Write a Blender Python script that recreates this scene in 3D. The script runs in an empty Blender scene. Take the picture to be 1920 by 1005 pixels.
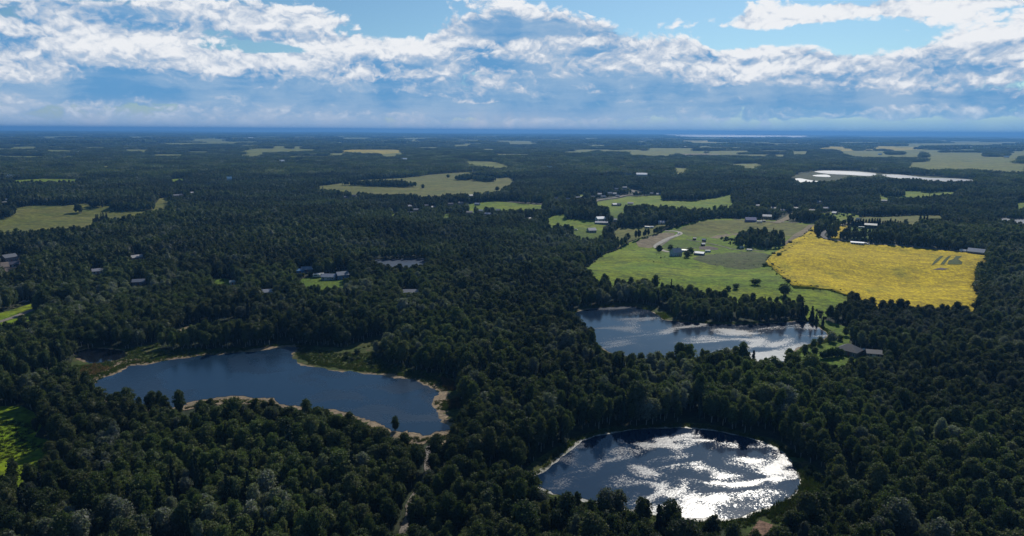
import bpy, bmesh, math, random
import numpy as np
from mathutils import Vector, Matrix, Euler

random.seed(7)
rng = np.random.default_rng(11)
sc = bpy.context.scene
COL = sc.collection
R = math.radians

# ------------------------------------------------------------------ camera
CAMZ = 120.0
cam = bpy.data.cameras.new('camera')
cam.sensor_width = 36.0
cam.lens = 24.0
cam.clip_start = 1.0
cam.clip_end = 150000.0
camo = bpy.data.objects.new('camera', cam)
COL.objects.link(camo)
camo.matrix_world = (Matrix.Translation((0, 0, CAMZ)) @ Matrix.Rotation(R(90 - 11.37), 4, 'X')
                     @ Matrix.Rotation(R(0.36), 4, 'Z'))
sc.camera = camo
CM = np.array(camo.matrix_world.to_3x3())
FPX = 1280.0

# ------------------------------------------------------------------ sun, exposure
SUN_AZ, SUN_EL = 20.3, 36.5
sdir = Vector((math.sin(R(SUN_AZ)) * math.cos(R(SUN_EL)), math.cos(R(SUN_AZ)) * math.cos(R(SUN_EL)), math.sin(R(SUN_EL))))
sun = bpy.data.lights.new('sun', 'SUN')
sun.energy = 4.2
sun.angle = R(0.5)
sun.color = (1.0, 0.95, 0.86)
suno = bpy.data.objects.new('sun', sun)
COL.objects.link(suno)
suno.rotation_euler = sdir.to_track_quat('Z', 'Y').to_euler()
suno.location = (0, 0, 400)
vs = sc.view_settings
vs.view_transform = 'Standard'
vs.look = 'None'
vs.exposure = 0.0
vs.gamma = 1.0
vs.use_curve_mapping = False
sc.render.engine = 'CYCLES'
cy = sc.cycles
cy.max_bounces = 6
cy.diffuse_bounces = 3
cy.glossy_bounces = 3
cy.transmission_bounces = 3
cy.volume_bounces = 1
cy.use_denoising = True
cy.sample_clamp_indirect = 4.0


# ------------------------------------------------------------------ pixel (of the 1920x1005 photo) <-> world
def rays(px, py):
    px = np.asarray(px, float); py = np.asarray(py, float)
    d = np.stack([(px - 960) / FPX, -(py - 502.5) / FPX, -np.ones_like(px)], -1)
    d = d @ CM.T
    return d / np.linalg.norm(d, axis=-1, keepdims=True)


def project(P):
    q = (np.asarray(P, float) - np.array([0, 0, CAMZ])) @ CM
    w = -q[..., 2]
    return 960 + FPX * q[..., 0] / w, 502.5 - FPX * q[..., 1] / w, w


# ------------------------------------------------------------------ sky: physical sky with layered cumulus, in directions
class NB:
    """tiny node-expression builder"""
    def __init__(s, nt): s.nt = nt; s.n = nt.nodes; s.l = nt.links

    def put(s, sock, v):
        if isinstance(v, bpy.types.NodeSocket): s.l.new(v, sock)
        elif v is not None: sock.default_value = v

    def m(s, op, a, b=None, c=None, clamp=False):
        n = s.n.new('ShaderNodeMath'); n.operation = op; n.use_clamp = clamp
        for i, v in enumerate((a, b, c)): s.put(n.inputs[i], v)
        return n.outputs[0]

    def add(s, a, b): return s.m('ADD', a, b)
    def sub(s, a, b): return s.m('SUBTRACT', a, b)
    def mul(s, a, b): return s.m('MULTIPLY', a, b)

    def ss(s, x, lo, hi, a=0.0, b=1.0):
        n = s.n.new('ShaderNodeMapRange'); n.interpolation_type = 'SMOOTHSTEP'
        for i, v in enumerate((x, lo, hi, a, b)): s.put(n.inputs[i], v)
        return n.outputs[0]

    def mix(s, f, a, b, mode='MIX'):
        n = s.n.new('ShaderNodeMix'); n.data_type = 'RGBA'; n.blend_type = mode; n.clamp_factor = True
        s.put(n.inputs[0], f); s.put(n.inputs[6], a); s.put(n.inputs[7], b)
        return n.outputs[2]

    def vmul(s, v, k):
        n = s.n.new('ShaderNodeVectorMath'); n.operation = 'MULTIPLY'
        s.put(n.inputs[0], v); s.put(n.inputs[1], k); return n.outputs[0]

    def vadd(s, v, k):
        n = s.n.new('ShaderNodeVectorMath'); n.operation = 'ADD'
        s.put(n.inputs[0], v); s.put(n.inputs[1], k); return n.outputs[0]

    def noise(s, v, scale, detail=4, rough=0.5, dist=0.0, lac=2.0, out=0):
        n = s.n.new('ShaderNodeTexNoise'); s.put(n.inputs['Vector'], v)
        n.inputs['Scale'].default_value = scale; n.inputs['Detail'].default_value = detail
        n.inputs['Roughness'].default_value = rough; n.inputs['Distortion'].default_value = dist
        n.inputs['Lacunarity'].default_value = lac
        return n.outputs[out]

    def sep(s, v):
        n = s.n.new('ShaderNodeSeparateXYZ'); s.put(n.inputs[0], v); return n.outputs

    def comb(s, x, y, z):
        n = s.n.new('ShaderNodeCombineXYZ')
        for i, v in enumerate((x, y, z)): s.put(n.inputs[i], v)
        return n.outputs[0]


world = bpy.data.worlds.new('World')
sc.world = world
world.use_nodes = True
wt = world.node_tree
b = NB(wt)
bg = wt.nodes['Background']
sky = wt.nodes.new('ShaderNodeTexSky')
sky.sky_type = 'NISHITA'
sky.sun_disc = False
sky.sun_elevation = R(SUN_EL)
sky.sun_rotation = R(SUN_AZ)
sky.altitude = 700
sky.air_density = 1.0
sky.dust_density = 1.0
sky.ozone_density = 1.0
DIR = wt.nodes.new('ShaderNodeTexCoord').outputs['Generated']
dx, dy, dz = b.sep(DIR)
AZ = b.mul(b.m('ARCTAN2', dx, dy), 57.2958)
EL = b.mul(b.m('ARCSINE', dz), 57.2958)


def azel(px, py):
    d = rays([px], [py])[0]
    return math.degrees(math.atan2(d[0], d[1])), math.degrees(math.asin(d[2]))


def blob(cx, cy, rx, ry, w):
    """soft elliptical mass of cloud centred on a direction"""
    a, e = azel(cx, cy)
    u = b.mul(b.sub(AZ, a), 22.3 / rx)
    v = b.mul(b.sub(EL, e), 22.3 / ry)
    r2 = b.add(b.mul(u, u), b.mul(v, v))
    g = b.m('POWER', 2.718, b.mul(r2, -1.0))
    return b.mul(g, w)


def blobs(lst):
    acc = None
    for t in lst:
        g = blob(*t)
        acc = g if acc is None else b.add(acc, g)
    return acc


# coordinates of the cloud decks: stretched along the horizon
warp = b.vmul(b.vadd(b.noise(b.vmul(DIR, (9, 9, 18)), 1.0, 4, 0.55, out=1), (-.5, -.5, -.5)), (0.06, 0.06, 0.022))
warp2 = b.vmul(b.vadd(b.noise(b.vmul(DIR, (48, 48, 80)), 1.0, 3, 0.5, out=1), (-.5, -.5, -.5)), (0.012, 0.012, 0.009))
DW = b.vadd(b.vadd(DIR, warp), warp2)
AZW, ELW = AZ, EL
wx_, wy_, wz_ = b.sep(DW)
AZW = b.mul(b.m('ARCTAN2', wx_, wy_), 57.2958)
ELW = b.mul(b.m('ARCSINE', wz_), 57.2958)
PA = b.vmul(DW, (13.0, 13.0, 21.0))
nA = b.noise(PA, 1.0, 10, 0.52, 0.0, 2.05)
nAup = b.noise(b.vadd(PA, (0, 0, 0.24)), 1.0, 4, 0.55, 0.0, 2.05)
nA4 = b.noise(PA, 1.0, 4, 0.55, 0.0, 2.05)
PP = b.vmul(DW, (40.0, 40.0, 52.0))
nP = b.m('ABSOLUTE', b.sub(b.noise(PP, 1.0, 6, 0.50), .5))
nPup = b.m('ABSOLUTE', b.sub(b.noise(b.vadd(PP, (0, 0, 0.28)), 1.0, 6, 0.50), .5))
nB = b.noise(b.vmul(DW, (3.0, 3.0, 11.0)), 1.0, 4, 0.5)
nS = b.noise(b.vmul(DW, (7.0, 7.0, 75.0)), 1.0, 8, 0.58)
# cumulus heads over flat bases: (centre x, base y, half width, rise, drop below base, weight, how dark the base is)
CUM = [(60, 166, 180, 46, 10, .6, .8), (230, 164, 150, 50, 8, .6, .7), (430, 168, 140, 56, 9, .65, .8), (600, 180, 140, 56, 10, .6, .8), (330, 190, 220, 22, 8, .4, .7), (720, 162, 100, 36, 10, .5, .6),
       (760, 118, 130, 34, 10, .5, .3), (900, 120, 160, 44, 12, .5, .6), (960, 206, 380, 60, 12, .7, 1.25), (985, 62, 130, 46, 12, .75, 1.5), (1080, 150, 200, 64, 14, .55, .9), (1120, 95, 150, 40, 12, .45, .5),
       (1250, 180, 110, 60, 8, .6, .5), (1420, 172, 140, 58, 7, .65, .5), (1340, 112, 160, 40, 8, .55, .5), (1550, 194, 170, 44, 6, .65, 1.35), (1620, 216, 260, 20, 5, .45, .1), (1780, 214, 150, 26, 6, .4, .2),
       (1740, 138, 200, 44, 10, .6, .7), (1890, 108, 110, 36, 8, .5, .4), (1690, 182, 60, 22, 5, .35, .1), (1880, 190, 120, 40, 10, .5, .8), (1500, 118, 80, 20, 6, .3, .3),
       (120, 100, 300, 90, 24, .65, .35), (440, 66, 220, 40, 10, .6, .6), (560, 34, 150, 36, 10, .45, .3), (300, 30, 130, 30, 8, .4, .6), (640, 110, 120, 20, 8, .4, .2),
       (1470, 46, 170, 16, 6, .75, -.2), (1680, 20, 210, 18, 6, .8, -.2), (1890, 56, 130, 40, 10, .55, .2), (920, 190, 90, 7, 3, .5, -1.0), (1700, 58, 24, 12, 4, .4, 0), (1170, 14, 30, 8, 4, .4, 0), (720, 176, 20, 6, 3, .4, -.4),
       (850, 238, 500, 30, 10, .3, .1), (250, 230, 420, 34, 10, .35, .15)]
cover = sumd = None
for cx, by, rx, up, dn, w, dk in CUM:
    a_, e_ = azel(cx, by)
    u = b.mul(b.sub(AZW, a_), 22.3 / rx)
    vv = b.sub(ELW, e_)
    hgh = b.mul(b.m('MAXIMUM', vv, 0.0), 22.3 / up)
    v = b.add(hgh, b.mul(b.m('MINIMUM', vv, 0.0), 22.3 / dn))
    g_ = b.mul(b.m('POWER', 2.718, b.mul(b.add(b.mul(u, u), b.mul(v, v)), -1.0)), w)
    d_ = b.mul(g_, b.sub(dk, b.mul(hgh, .35 + dk)))
    cover = g_ if cover is None else b.add(cover, g_)
    sumd = d_ if sumd is None else b.add(sumd, d_)
holes = blobs([(560, 6, 60, 8, -.3), (230, 4, 60, 6, -.4), (740, 60, 90, 14, -.2), (390, 64, 110, 12, -.6), (500, 92, 120, 9, -.55), (700, 28, 130, 24, -.35), (1260, 44, 110, 26, -.5), (1180, 20, 80, 24, -.35), (1640, 66, 250, 14, -.55), (1560, 96, 70, 7, -.3)])
lowfade = b.ss(EL, 0.2, 3.0, 0.10, 0.0)
hi_cut = b.ss(EL, 10, 24, 0.10, -0.36)
C = b.add(b.add(b.add(cover, holes), b.mul(b.sub(nA, 0.52), 1.7)), b.add(b.mul(b.sub(nB, 0.5), 0.5), b.mul(b.sub(nS, .5), .28)))
C = b.add(C, b.add(b.add(b.sub(hi_cut, .09), lowfade), b.mul(b.sub(nP, .1), 1.5)))
mask = b.ss(C, 0.08, 0.36)
# sunlit tops against blue-grey undersides
D = b.add(b.add(b.mul(sumd, 1.15), b.mul(b.sub(nAup, nA4), 2.0)), b.add(b.mul(b.sub(nPup, nP), 1.9), b.mul(b.sub(nA, .5), -.6)))
gloom = blobs([(965, 46, 95, 18, .75), (270, 20, 90, 9, .5), (1000, 140, 300, 50, .42), (900, 185, 420, 22, .40), (1545, 182, 190, 18, .35), (60, 172, 240, 18, .30), (420, 178, 260, 14, .35), (1130, 110, 150, 40, .22), (1850, 165, 170, 26, .30), (130, 50, 260, 50, .14), (1720, 130, 160, 22, .15)])
D = b.add(D, b.add(b.mul(b.sub(nS, .5), -.45), b.add(b.mul(gloom, .40), b.ss(EL, 0.8, 3.0, .42, .19))))
shade = b.ss(D, -0.30, 1.0)
K = 10.0   # cloud radiances are in the sky node's units (background strength 0.1)
cl_lit = (0.87 * K, 0.89 * K, 0.92 * K, 1)
cl_mid = (0.50 * K, 0.59 * K, 0.72 * K, 1)
cl_drk = (0.13 * K, 0.335 * K, 0.61 * K, 1)
ccol = b.mix(b.ss(shade, 0.05, 0.60), cl_lit, cl_mid)
ccol = b.mix(b.ss(shade, 0.42, 0.95), ccol, b.mix(b.ss(b.add(b.mul(nA, .6), b.mul(nS, .4)), .38, .62), cl_drk, (0.31 * K, 0.47 * K, 0.67 * K, 1)))
blue = b.mix(1.0, sky.outputs[0], (0.44, 0.66, 0.80, 1), 'MULTIPLY')
skyc = b.mix(mask, blue, ccol)
# pale rain-washed air low over the horizon
veil = b.mul(b.ss(EL, 0.2, 2.6, 1.0, 0.0), 1.0)
veiln = b.ss(b.noise(b.vmul(DIR, (9, 9, 4)), 1.0, 3, 0.5), 0.35, 0.65, 0.82, 1.0)
vcol = b.mix(b.ss(AZ, 2, 26), (0.35 * K, 0.49 * K, 0.68 * K, 1), (0.26 * K, 0.48 * K, 0.72 * K, 1))
shaft = b.ss(b.noise(b.vmul(DIR, (26, 26, 2)), 1.0, 3, 0.5), 0.35, 0.7)
rain = b.mul(b.add(blobs([(940, 228, 110, 26, .6), (760, 226, 160, 18, .35), (200, 226, 260, 20, .25), (1110, 226, 90, 18, .3)]), 0.0), shaft)
vcol = b.mix(rain, vcol, (0.62 * K, 0.63 * K, 0.70 * K, 1))
skyc = b.mix(b.mul(veil, veiln), skyc, vcol)
wt.links.new(skyc, bg.inputs['Color'])
bg.inputs['Strength'].default_value = 0.1
world.cycles.sampling_method = 'MANUAL'
world.cycles.sample_map_resolution = 1024
#SKYEND

# ------------------------------------------------------------------ small helpers
def tag(o, label=None, cat=None, group=None, kind=None):
    if label: o['label'] = label
    if cat: o['category'] = cat
    if group: o['group'] = group
    if kind: o['kind'] = kind
    return o


def link(name, me, parent=None, loc=(0, 0, 0), rotz=0.0, scale=None):
    o = bpy.data.objects.new(name, me)
    COL.objects.link(o)
    o.parent = parent
    o.location = loc
    o.rotation_euler = (0, 0, rotz)
    if scale is not None: o.scale = scale
    return o


def mesh_np(name, V, F, mats=(), midx=None, smooth=False):
    """fast mesh from an (n,3) vertex array and an (m,k) face array or list"""
    me = bpy.data.meshes.new(name)
    if isinstance(F, np.ndarray):
        k = F.shape[1]
        me.vertices.add(len(V)); me.vertices.foreach_set('co', np.asarray(V, np.float32).ravel())
        me.loops.add(F.size); me.loops.foreach_set('vertex_index', F.astype(np.int32).ravel())
        me.polygons.add(len(F)); me.polygons.foreach_set('loop_start', np.arange(0, F.size, k, dtype=np.int32))
        if midx is not None: me.polygons.foreach_set('material_index', np.asarray(midx, np.int32))
        me.update(calc_edges=True)
    else:
        me.from_pydata([tuple(map(float, v)) for v in V], [], [list(map(int, f)) for f in F])
        if midx is not None: me.polygons.foreach_set('material_index', np.asarray(midx, np.int32))
        me.update()
    me.validate()
    for m in mats: me.materials.append(m)
    if smooth: me.polygons.foreach_set('use_smooth', np.ones(len(me.polygons), bool))
    return me


def new_mat(name):
    m = bpy.data.materials.new(name); m.use_nodes = True
    nt = m.node_tree
    return m, NB(nt), nt.nodes['Principled BSDF']


def mat_ground(name, cols, scale=0.05, detail=6, rough=0.95, stretch=(1, 1, 1), fine=1.0, bump=0.0, rot=0.0):
    """surface whose colour wanders between the given colours over world position"""
    m, n, bs = new_mat(name)
    pos = n.n.new('ShaderNodeNewGeometry').outputs['Position']
    if rot:
        mp = n.n.new('ShaderNodeMapping'); n.l.new(pos, mp.inputs[0]); mp.inputs['Rotation'].default_value = (0, 0, R(rot)); pos = mp.outputs[0]
    v = n.vmul(pos, stretch)
    f1 = n.noise(v, scale, detail, 0.6, 0.4)
    c = n.mix(n.ss(f1, 0.36, 0.64), (*cols[0], 1), (*cols[1], 1))
    if len(cols) > 2:
        f2 = n.noise(n.vadd(v, (311, 97, 0)), scale * 2.7, detail, 0.6, 0.3)
        c = n.mix(n.ss(f2, 0.5, 0.72), c, (*cols[2], 1))
    f3 = n.noise(v, fine, 3, 0.7)
    c = n.mix(1.0, c, n.comb(*[n.ss(f3, 0.3, 0.7, 0.62, 1.35)] * 3), 'MULTIPLY')
    f4 = n.noise(n.vmul(pos, (.6, 1, 1)), scale * 6, 6, 0.75, 0.6)
    c = n.mix(1.0, c, n.comb(*[n.ss(f4, 0.3, 0.7, 0.62, 1.30)] * 3), 'MULTIPLY')
    n.l.new(c, bs.inputs['Base Color'])
    bs.inputs['Roughness'].default_value = rough
    bs.inputs['Specular IOR Level'].default_value = 0.15
    if bump:
        bp = n.n.new('ShaderNodeBump'); bp.inputs['Strength'].default_value = 1.0; bp.inputs['Distance'].default_value = bump
        n.l.new(f3, bp.inputs['Height']); n.l.new(bp.outputs[0], bs.inputs['Normal'])
    return m


def mat_plain(name, col, rough=0.7, var=0.15, scale=1.5, metallic=0.0, spec=0.3):
    m, n, bs = new_mat(name)
    oc = n.n.new('ShaderNodeTexCoord').outputs['Object']
    f = n.noise(oc, scale, 5, 0.6)
    c = n.mix(1.0, (*col, 1), n.comb(*[n.ss(f, 0.25, 0.75, 1 - var, 1 + var)] * 3), 'MULTIPLY')
    n.l.new(c, bs.inputs['Base Color'])
    bs.inputs['Roughness'].default_value = rough
    bs.inputs['Metallic'].default_value = metallic
    bs.inputs['Specular IOR Level'].default_value = spec
    return m


def mat_leaf(name, cols, grey=0.25, transl=0.34, rough=0.65):
    """foliage: colour differs from tree to tree and from stand to stand"""
    m, n, bs = new_mat(name)
    oi = n.n.new('ShaderNodeObjectInfo')
    loc = oi.outputs['Location']; rnd = oi.outputs['Random']
    stand = n.noise(loc, 0.012, 3, 0.6)
    k = n.add(n.mul(rnd, 0.5), n.mul(n.sub(stand, 0.5), 2.2))
    c = n.mix(n.ss(k, 0.0, 0.55), (*cols[0], 1), (*cols[1], 1))
    c = n.mix(n.ss(n.m('FRACT', n.mul(rnd, 7.31)), 0.55, 1.0), c, (*cols[2], 1))
    st2 = n.noise(n.vadd(loc, (500, 900, 0)), 0.02, 2, 0.5)
    g = n.mul(n.ss(n.add(st2, n.mul(n.m('FRACT', n.mul(rnd, 13.7)), 0.22)), 0.71, 0.82), grey)
    c = n.mix(g, c, (*cols[3], 1))
    st3 = n.noise(n.vadd(loc, (90, 40, 0)), 0.007, 3, 0.6)
    c = n.mix(1.0, c, n.comb(*[n.ss(st3, 0.35, 0.65, 0.60, 1.35)] * 3), 'MULTIPLY')
    pos = n.n.new('ShaderNodeNewGeometry').outputs['Position']
    f = n.noise(pos, 1.3, 2, 0.6)
    c = n.mix(1.0, c, n.comb(*[n.ss(f, 0.3, 0.7, 0.6, 1.4)] * 3), 'MULTIPLY')
    n.l.new(c, bs.inputs['Base Color'])
    bs.inputs['Roughness'].default_value = rough
    bs.inputs['Specular IOR Level'].default_value = 0.12
    tr = n.n.new('ShaderNodeBsdfTranslucent')
    n.l.new(n.mix(1.0, c, (1.1, 1.3, 0.5, 1), 'MULTIPLY'), tr.inputs['Color'])
    mx = n.n.new('ShaderNodeMixShader'); mx.inputs[0].default_value = transl
    out = [x for x in n.n if x.type == 'OUTPUT_MATERIAL'][0]
    n.l.new(bs.outputs[0], mx.inputs[1]); n.l.new(tr.outputs[0], mx.inputs[2]); n.l.new(mx.outputs[0], out.inputs['Surface'])
    return m


M = {}
LEAFC = [(.044, .060, .027), (.080, .102, .036), (.108, .116, .056), (.185, .190, .170)]
M['leaf'] = mat_leaf('poplar_leaves', LEAFC, 0.85)
M['silver'] = mat_leaf('silver_willow_leaves', [(.105, .115, .105), (.135, .145, .13), (.09, .10, .085), (.15, .155, .15)], 0.5)
M['needle'] = mat_leaf('spruce_needles', [(.012, .022, .014), (.016, .030, .018), (.018, .03, .022), (.03, .04, .03)], 0.2, 0.05)
M['shrub'] = mat_leaf('shrub_leaves', [(.026, .046, .014), (.044, .068, .018), (.038, .055, .022), (.08, .095, .07)], 0.5)
M['reed'] = mat_leaf('sedge_leaves', [(.040, .064, .010), (.058, .080, .014), (.07, .066, .024), (.10, .085, .045)], 0.5)
M['dryreed'] = mat_leaf('dry_reed_leaves', [(.15, .085, .048), (.18, .11, .066), (.12, .08, .044), (.09, .09, .038)], 0.5)
M['bark'] = mat_plain('poplar_bark', (.30, .29, .25), 0.9, 0.4, 3.0)
M['bark_dark'] = mat_plain('spruce_bark', (.10, .075, .055), 0.95, 0.4, 3.0)

# ------------------------------------------------------------------ layout, traced on the ground plane
# a vertex (x, y, 1) marks where tree tops hide the ground: the edge stands at the foot of those trees
LAKES = {
    'left': [(180, 716), (210, 704), (235, 694), (252, 686), (275, 684), (300, 680), (330, 674), (400, 666), (450, 662), (490, 657), (530, 653), (562, 653), (549, 663), (546, 672), (560, 682), (585, 688), (612, 694), (640, 697), (690, 702), (740, 710), (780, 716), (808, 726), (820, 736), (814, 750), (812, 766), (824, 785), (840, 799), (834, 809), (812, 814), (790, 815), (765, 811), (745, 807), (718, 800), (700, 792), (680, 783), (650, 776), (612, 769), (585, 766), (550, 763), (526, 755), (505, 748), (480, 745), (440, 744), (400, 746), (368, 753), (330, 764), (260, 764), (205, 750), (180, 728)],
    'middle': [(1062, 599), (1075, 589), (1100, 581), (1140, 577), (1180, 575), (1210, 581), (1235, 592), (1242, 600), (1270, 603), (1330, 608), (1400, 609), (1440, 607), (1480, 605), (1497, 602), (1513, 605), (1530, 612), (1546, 623), (1551, 630), (1540, 638), (1515, 646), (1492, 655), (1480, 666), (1472, 678), (1440, 680), (1390, 676), (1330, 674), (1270, 673), (1200, 672), (1150, 664), (1122, 648), (1103, 632), (1084, 618), (1066, 606)],
    'near': [(998, 900), (1040, 871), (1075, 841), (1100, 826), (1150, 813), (1200, 807), (1270, 804), (1330, 808), (1380, 818), (1430, 831), (1460, 845), (1480, 865), (1494, 885), (1500, 905), (1494, 921), (1478, 936), (1440, 951), (1410, 963), (1370, 973), (1320, 974), (1270, 970), (1220, 962), (1180, 955), (1130, 945), (1080, 935), (1040, 925), (1008, 912)],
    'pool': [(142, 664), (150, 658), (170, 655), (200, 655), (228, 658), (236, 666), (225, 674), (200, 679), (175, 681), (152, 676)],
    'dark': [(345, 624), (365, 614), (400, 609), (450, 608), (474, 611), (465, 622), (440, 632), (400, 634), (365, 632)],
    'strip': [(688, 489), (720, 487), (760, 486), (802, 487), (790, 492, 1.1), (740, 493, 1.1), (705, 492, 1.1)],
    'right': [(1862, 411, .4), (1880, 410), (1900, 412), (1945, 415), (1945, 432, .4), (1915, 428, .4), (1890, 420, .4)],
    'far_a': [(1527, 323), (1545, 321), (1580, 321.5), (1615, 323.5), (1642, 326.5), (1632, 331), (1590, 329), (1552, 327)],
    'far_b': [(1648, 329), (1685, 328.5), (1735, 334), (1790, 336), (1836, 339.5), (1800, 342), (1725, 340), (1680, 335)],
    'far_c': [(1489, 337), (1500, 335.5), (1520, 339), (1541, 342), (1505, 345)],
    'far_d': [(1525, 329.5), (1550, 328.5), (1556, 333), (1530, 332)],
    'horizon': [(1236, 253.6), (1300, 253.2), (1400, 253.6), (1502, 254.8), (1500, 256.8, 2), (1420, 256.4, 2), (1300, 256.0, 2)],
}


def curv(p, closed=True, n=6):
    """Catmull-Rom through points"""
    p = np.asarray(p, float); N = len(p); out = []
    for i in range(N if closed else N - 1):
        if closed: a, c, d, e = p[i - 1], p[i], p[(i + 1) % N], p[(i + 2) % N]
        else: a, c, d, e = p[max(i - 1, 0)], p[i], p[i + 1], p[min(i + 2, N - 1)]
        for t in np.arange(n) / n:
            out.append(.5 * (2 * c + (d - a) * t + (2 * a - 5 * c + 4 * d - e) * t * t + (3 * c - a - 3 * d + e) * t ** 3))
    if not closed: out.append(p[-1])
    return np.array(out)


TREE_TOP = 9.8


def flat_pts(poly, z=0.0):
    a = np.array([(v[0], v[1], (v[2] if len(v) > 2 else 0)) for v in poly], float)
    d = rays(a[:, 0], a[:, 1])
    zz = z + a[:, 2] * TREE_TOP
    t = (zz - CAMZ) / d[:, 2]
    return d[:, :2] * t[:, None]


LK = {k: curv(flat_pts(v), True, 5) for k, v in LAKES.items()}


def seg_dist(P, poly, closed=True):
    """distance of points to the polyline"""
    out = np.full(len(P), 1e9)
    q = np.roll(poly, -1, 0) if closed else poly[1:]
    for a, c in zip(poly, q):
        ab = c - a; L = ab @ ab + 1e-9
        t = np.clip(((P - a) @ ab) / L, 0, 1)
        out = np.minimum(out, np.hypot(*(P - a - t[:, None] * ab).T))
    return out


def inside(P, poly):
    lo, hi = poly.min(0), poly.max(0)
    res = np.zeros(len(P), bool)
    ix = np.nonzero(((P >= lo) & (P <= hi)).all(1))[0]
    if not len(ix): return res
    x, y = P[ix].T; r = np.zeros(len(ix), bool)
    q = np.roll(poly, -1, 0)
    for (x0, y0), (x1, y1) in zip(poly, q):
        c = (y0 > y) != (y1 > y)
        if c.any():
            xi = (x1 - x0) * (y - y0) / ((y1 - y0) if y1 != y0 else 1e-9) + x0
            r ^= c & (x < xi)
    res[ix] = r
    return res


# terrain: gentle swells that die out at the water and with distance
def swell(x, y):
    r = np.hypot(x, y)
    wx = x + 60 * np.sin(y / 310 + 1.3); wy = y + 60 * np.sin(x / 270 + .4)
    n1 = np.sin(wx / 128 + .7) * np.cos(wy / 111 + 2.1) + .5 * np.sin(wx / 67 - wy / 81 + .5)
    n2 = np.sin(wx / 43 + wy / 57 + 1.9) * np.sin(wy / 38 - wx / 61)
    n3 = np.sin(wx / 420 + 2.2) * np.cos(wy / 510 + .2)
    a1 = 5.0 * np.clip(1.6 - r / 1500, 0.25, 1) * np.clip(4 - r / 3000, 0, 1)
    a2 = 3.6 * np.clip(1.7 - r / 900, 0, 1)
    a3 = 5.0 * np.clip(2 - r / 3500, 0, 1)
    far = 22 * np.clip((r - 16000) / 14000, 0, 1) * (np.sin(x / 3100 + 1) * np.sin(y / 2300) + .6 * np.sin(x / 1270 + y / 4100))
    return a1 * n1 + a2 * n2 + a3 * n3 + far


AZS = np.radians(np.concatenate([np.arange(-180, -60, 4.0), np.arange(-60, 60, 0.4), np.arange(60, 180.1, 4.0)]))
RS = np.concatenate([[0.0, 10, 20, 30], 40 * 1.012 ** np.arange(0, 580)])
RS = RS[RS < 40500]
gr, ga = np.meshgrid(RS, AZS, indexing='ij')
GX, GY = gr * np.sin(ga), gr * np.cos(ga)
GH = swell(GX, GY)
_P = np.stack([GX.ravel(), GY.ravel()], 1)
_d = np.full(len(_P), 1e9)
for _k, _v in LK.items():
    if _k == 'horizon': continue
    _rm = np.hypot(*_v.mean(0))
    _near = np.nonzero(np.hypot(*(_P - _v.mean(0)).T) < np.ptp(_v, axis=0).max() + 400)[0]
    _dd = seg_dist(_P[_near], _v[::3]); _dd[inside(_P[_near], _v)] = 0
    _d[_near] = np.minimum(_d[_near], _dd)
_m = np.clip((_d - 14) / 150, 0, 1); _m = _m * _m * (3 - 2 * _m)
GH = (GH.ravel() * _m).reshape(GX.shape)


def hgt(x, y):
    x = np.asarray(x, float); y = np.asarray(y, float)
    r = np.clip(np.hypot(x, y), 0, RS[-1] - 1); a = np.arctan2(x, y)
    i = np.clip(np.searchsorted(RS, r, side='right') - 1, 0, len(RS) - 2)
    j = np.clip(np.searchsorted(AZS, a, side='right') - 1, 0, len(AZS) - 2)
    u = (r - RS[i]) / (RS[i + 1] - RS[i]); v = (a - AZS[j]) / (AZS[j + 1] - AZS[j])
    return GH[i, j] * (1 - u) * (1 - v) + GH[i + 1, j] * u * (1 - v) + GH[i, j + 1] * (1 - u) * v + GH[i + 1, j + 1] * u * v


def at(px, py, up=0.0):
    """world point(s) seen at photo pixel(s), standing `up` metres over the ground there"""
    d = rays(np.atleast_1d(px), np.atleast_1d(py))
    up = np.broadcast_to(up, d.shape[:1])
    z = np.zeros(len(d))
    for _ in range(40):
        t = (z + up - CAMZ) / np.minimum(d[:, 2], -1e-4)
        x, y = d[:, 0] * t, d[:, 1] * t
        z = .5 * z + .5 * hgt(x, y)
    return np.stack([x, y, hgt(x, y)], 1)


def P1(px, py):
    return at(px, py)[0]


def trace(poly):
    a = np.array([(v[0], v[1], (v[2] if len(v) > 2 else 0)) for v in poly], float)
    return at(a[:, 0], a[:, 1], a[:, 2] * TREE_TOP)[:, :2]


# ------------------------------------------------------------------ ground
M['forest_floor'] = mat_ground('forest_floor', [(.022, .032, .014), (.030, .040, .018), (.040, .038, .022)], 0.02, fine=0.4)
n_r, n_a = GX.shape
idx = np.arange(n_r * n_a).reshape(n_r, n_a)
F = np.stack([idx[:-1, :-1], idx[:-1, 1:], idx[1:, 1:], idx[1:, :-1]], -1).reshape(-1, 4)[:, ::-1]
g = link('ground', mesh_np('ground', np.stack([GX, GY, GH], -1).reshape(-1, 3), F, [M['forest_floor']], smooth=True))
tag(g, 'dark forest floor of gently rolling land reaching the horizon', kind='structure')


# ------------------------------------------------------------------ fields, meadows and tracks draped on the ground
def lift(x, y, k=1.0):
    return 0.05 + np.hypot(x, y) / 4000 * k


CLEAR = []       # polygons kept free of trees
ROADS = []       # (polyline, half width) kept free of trees


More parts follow.
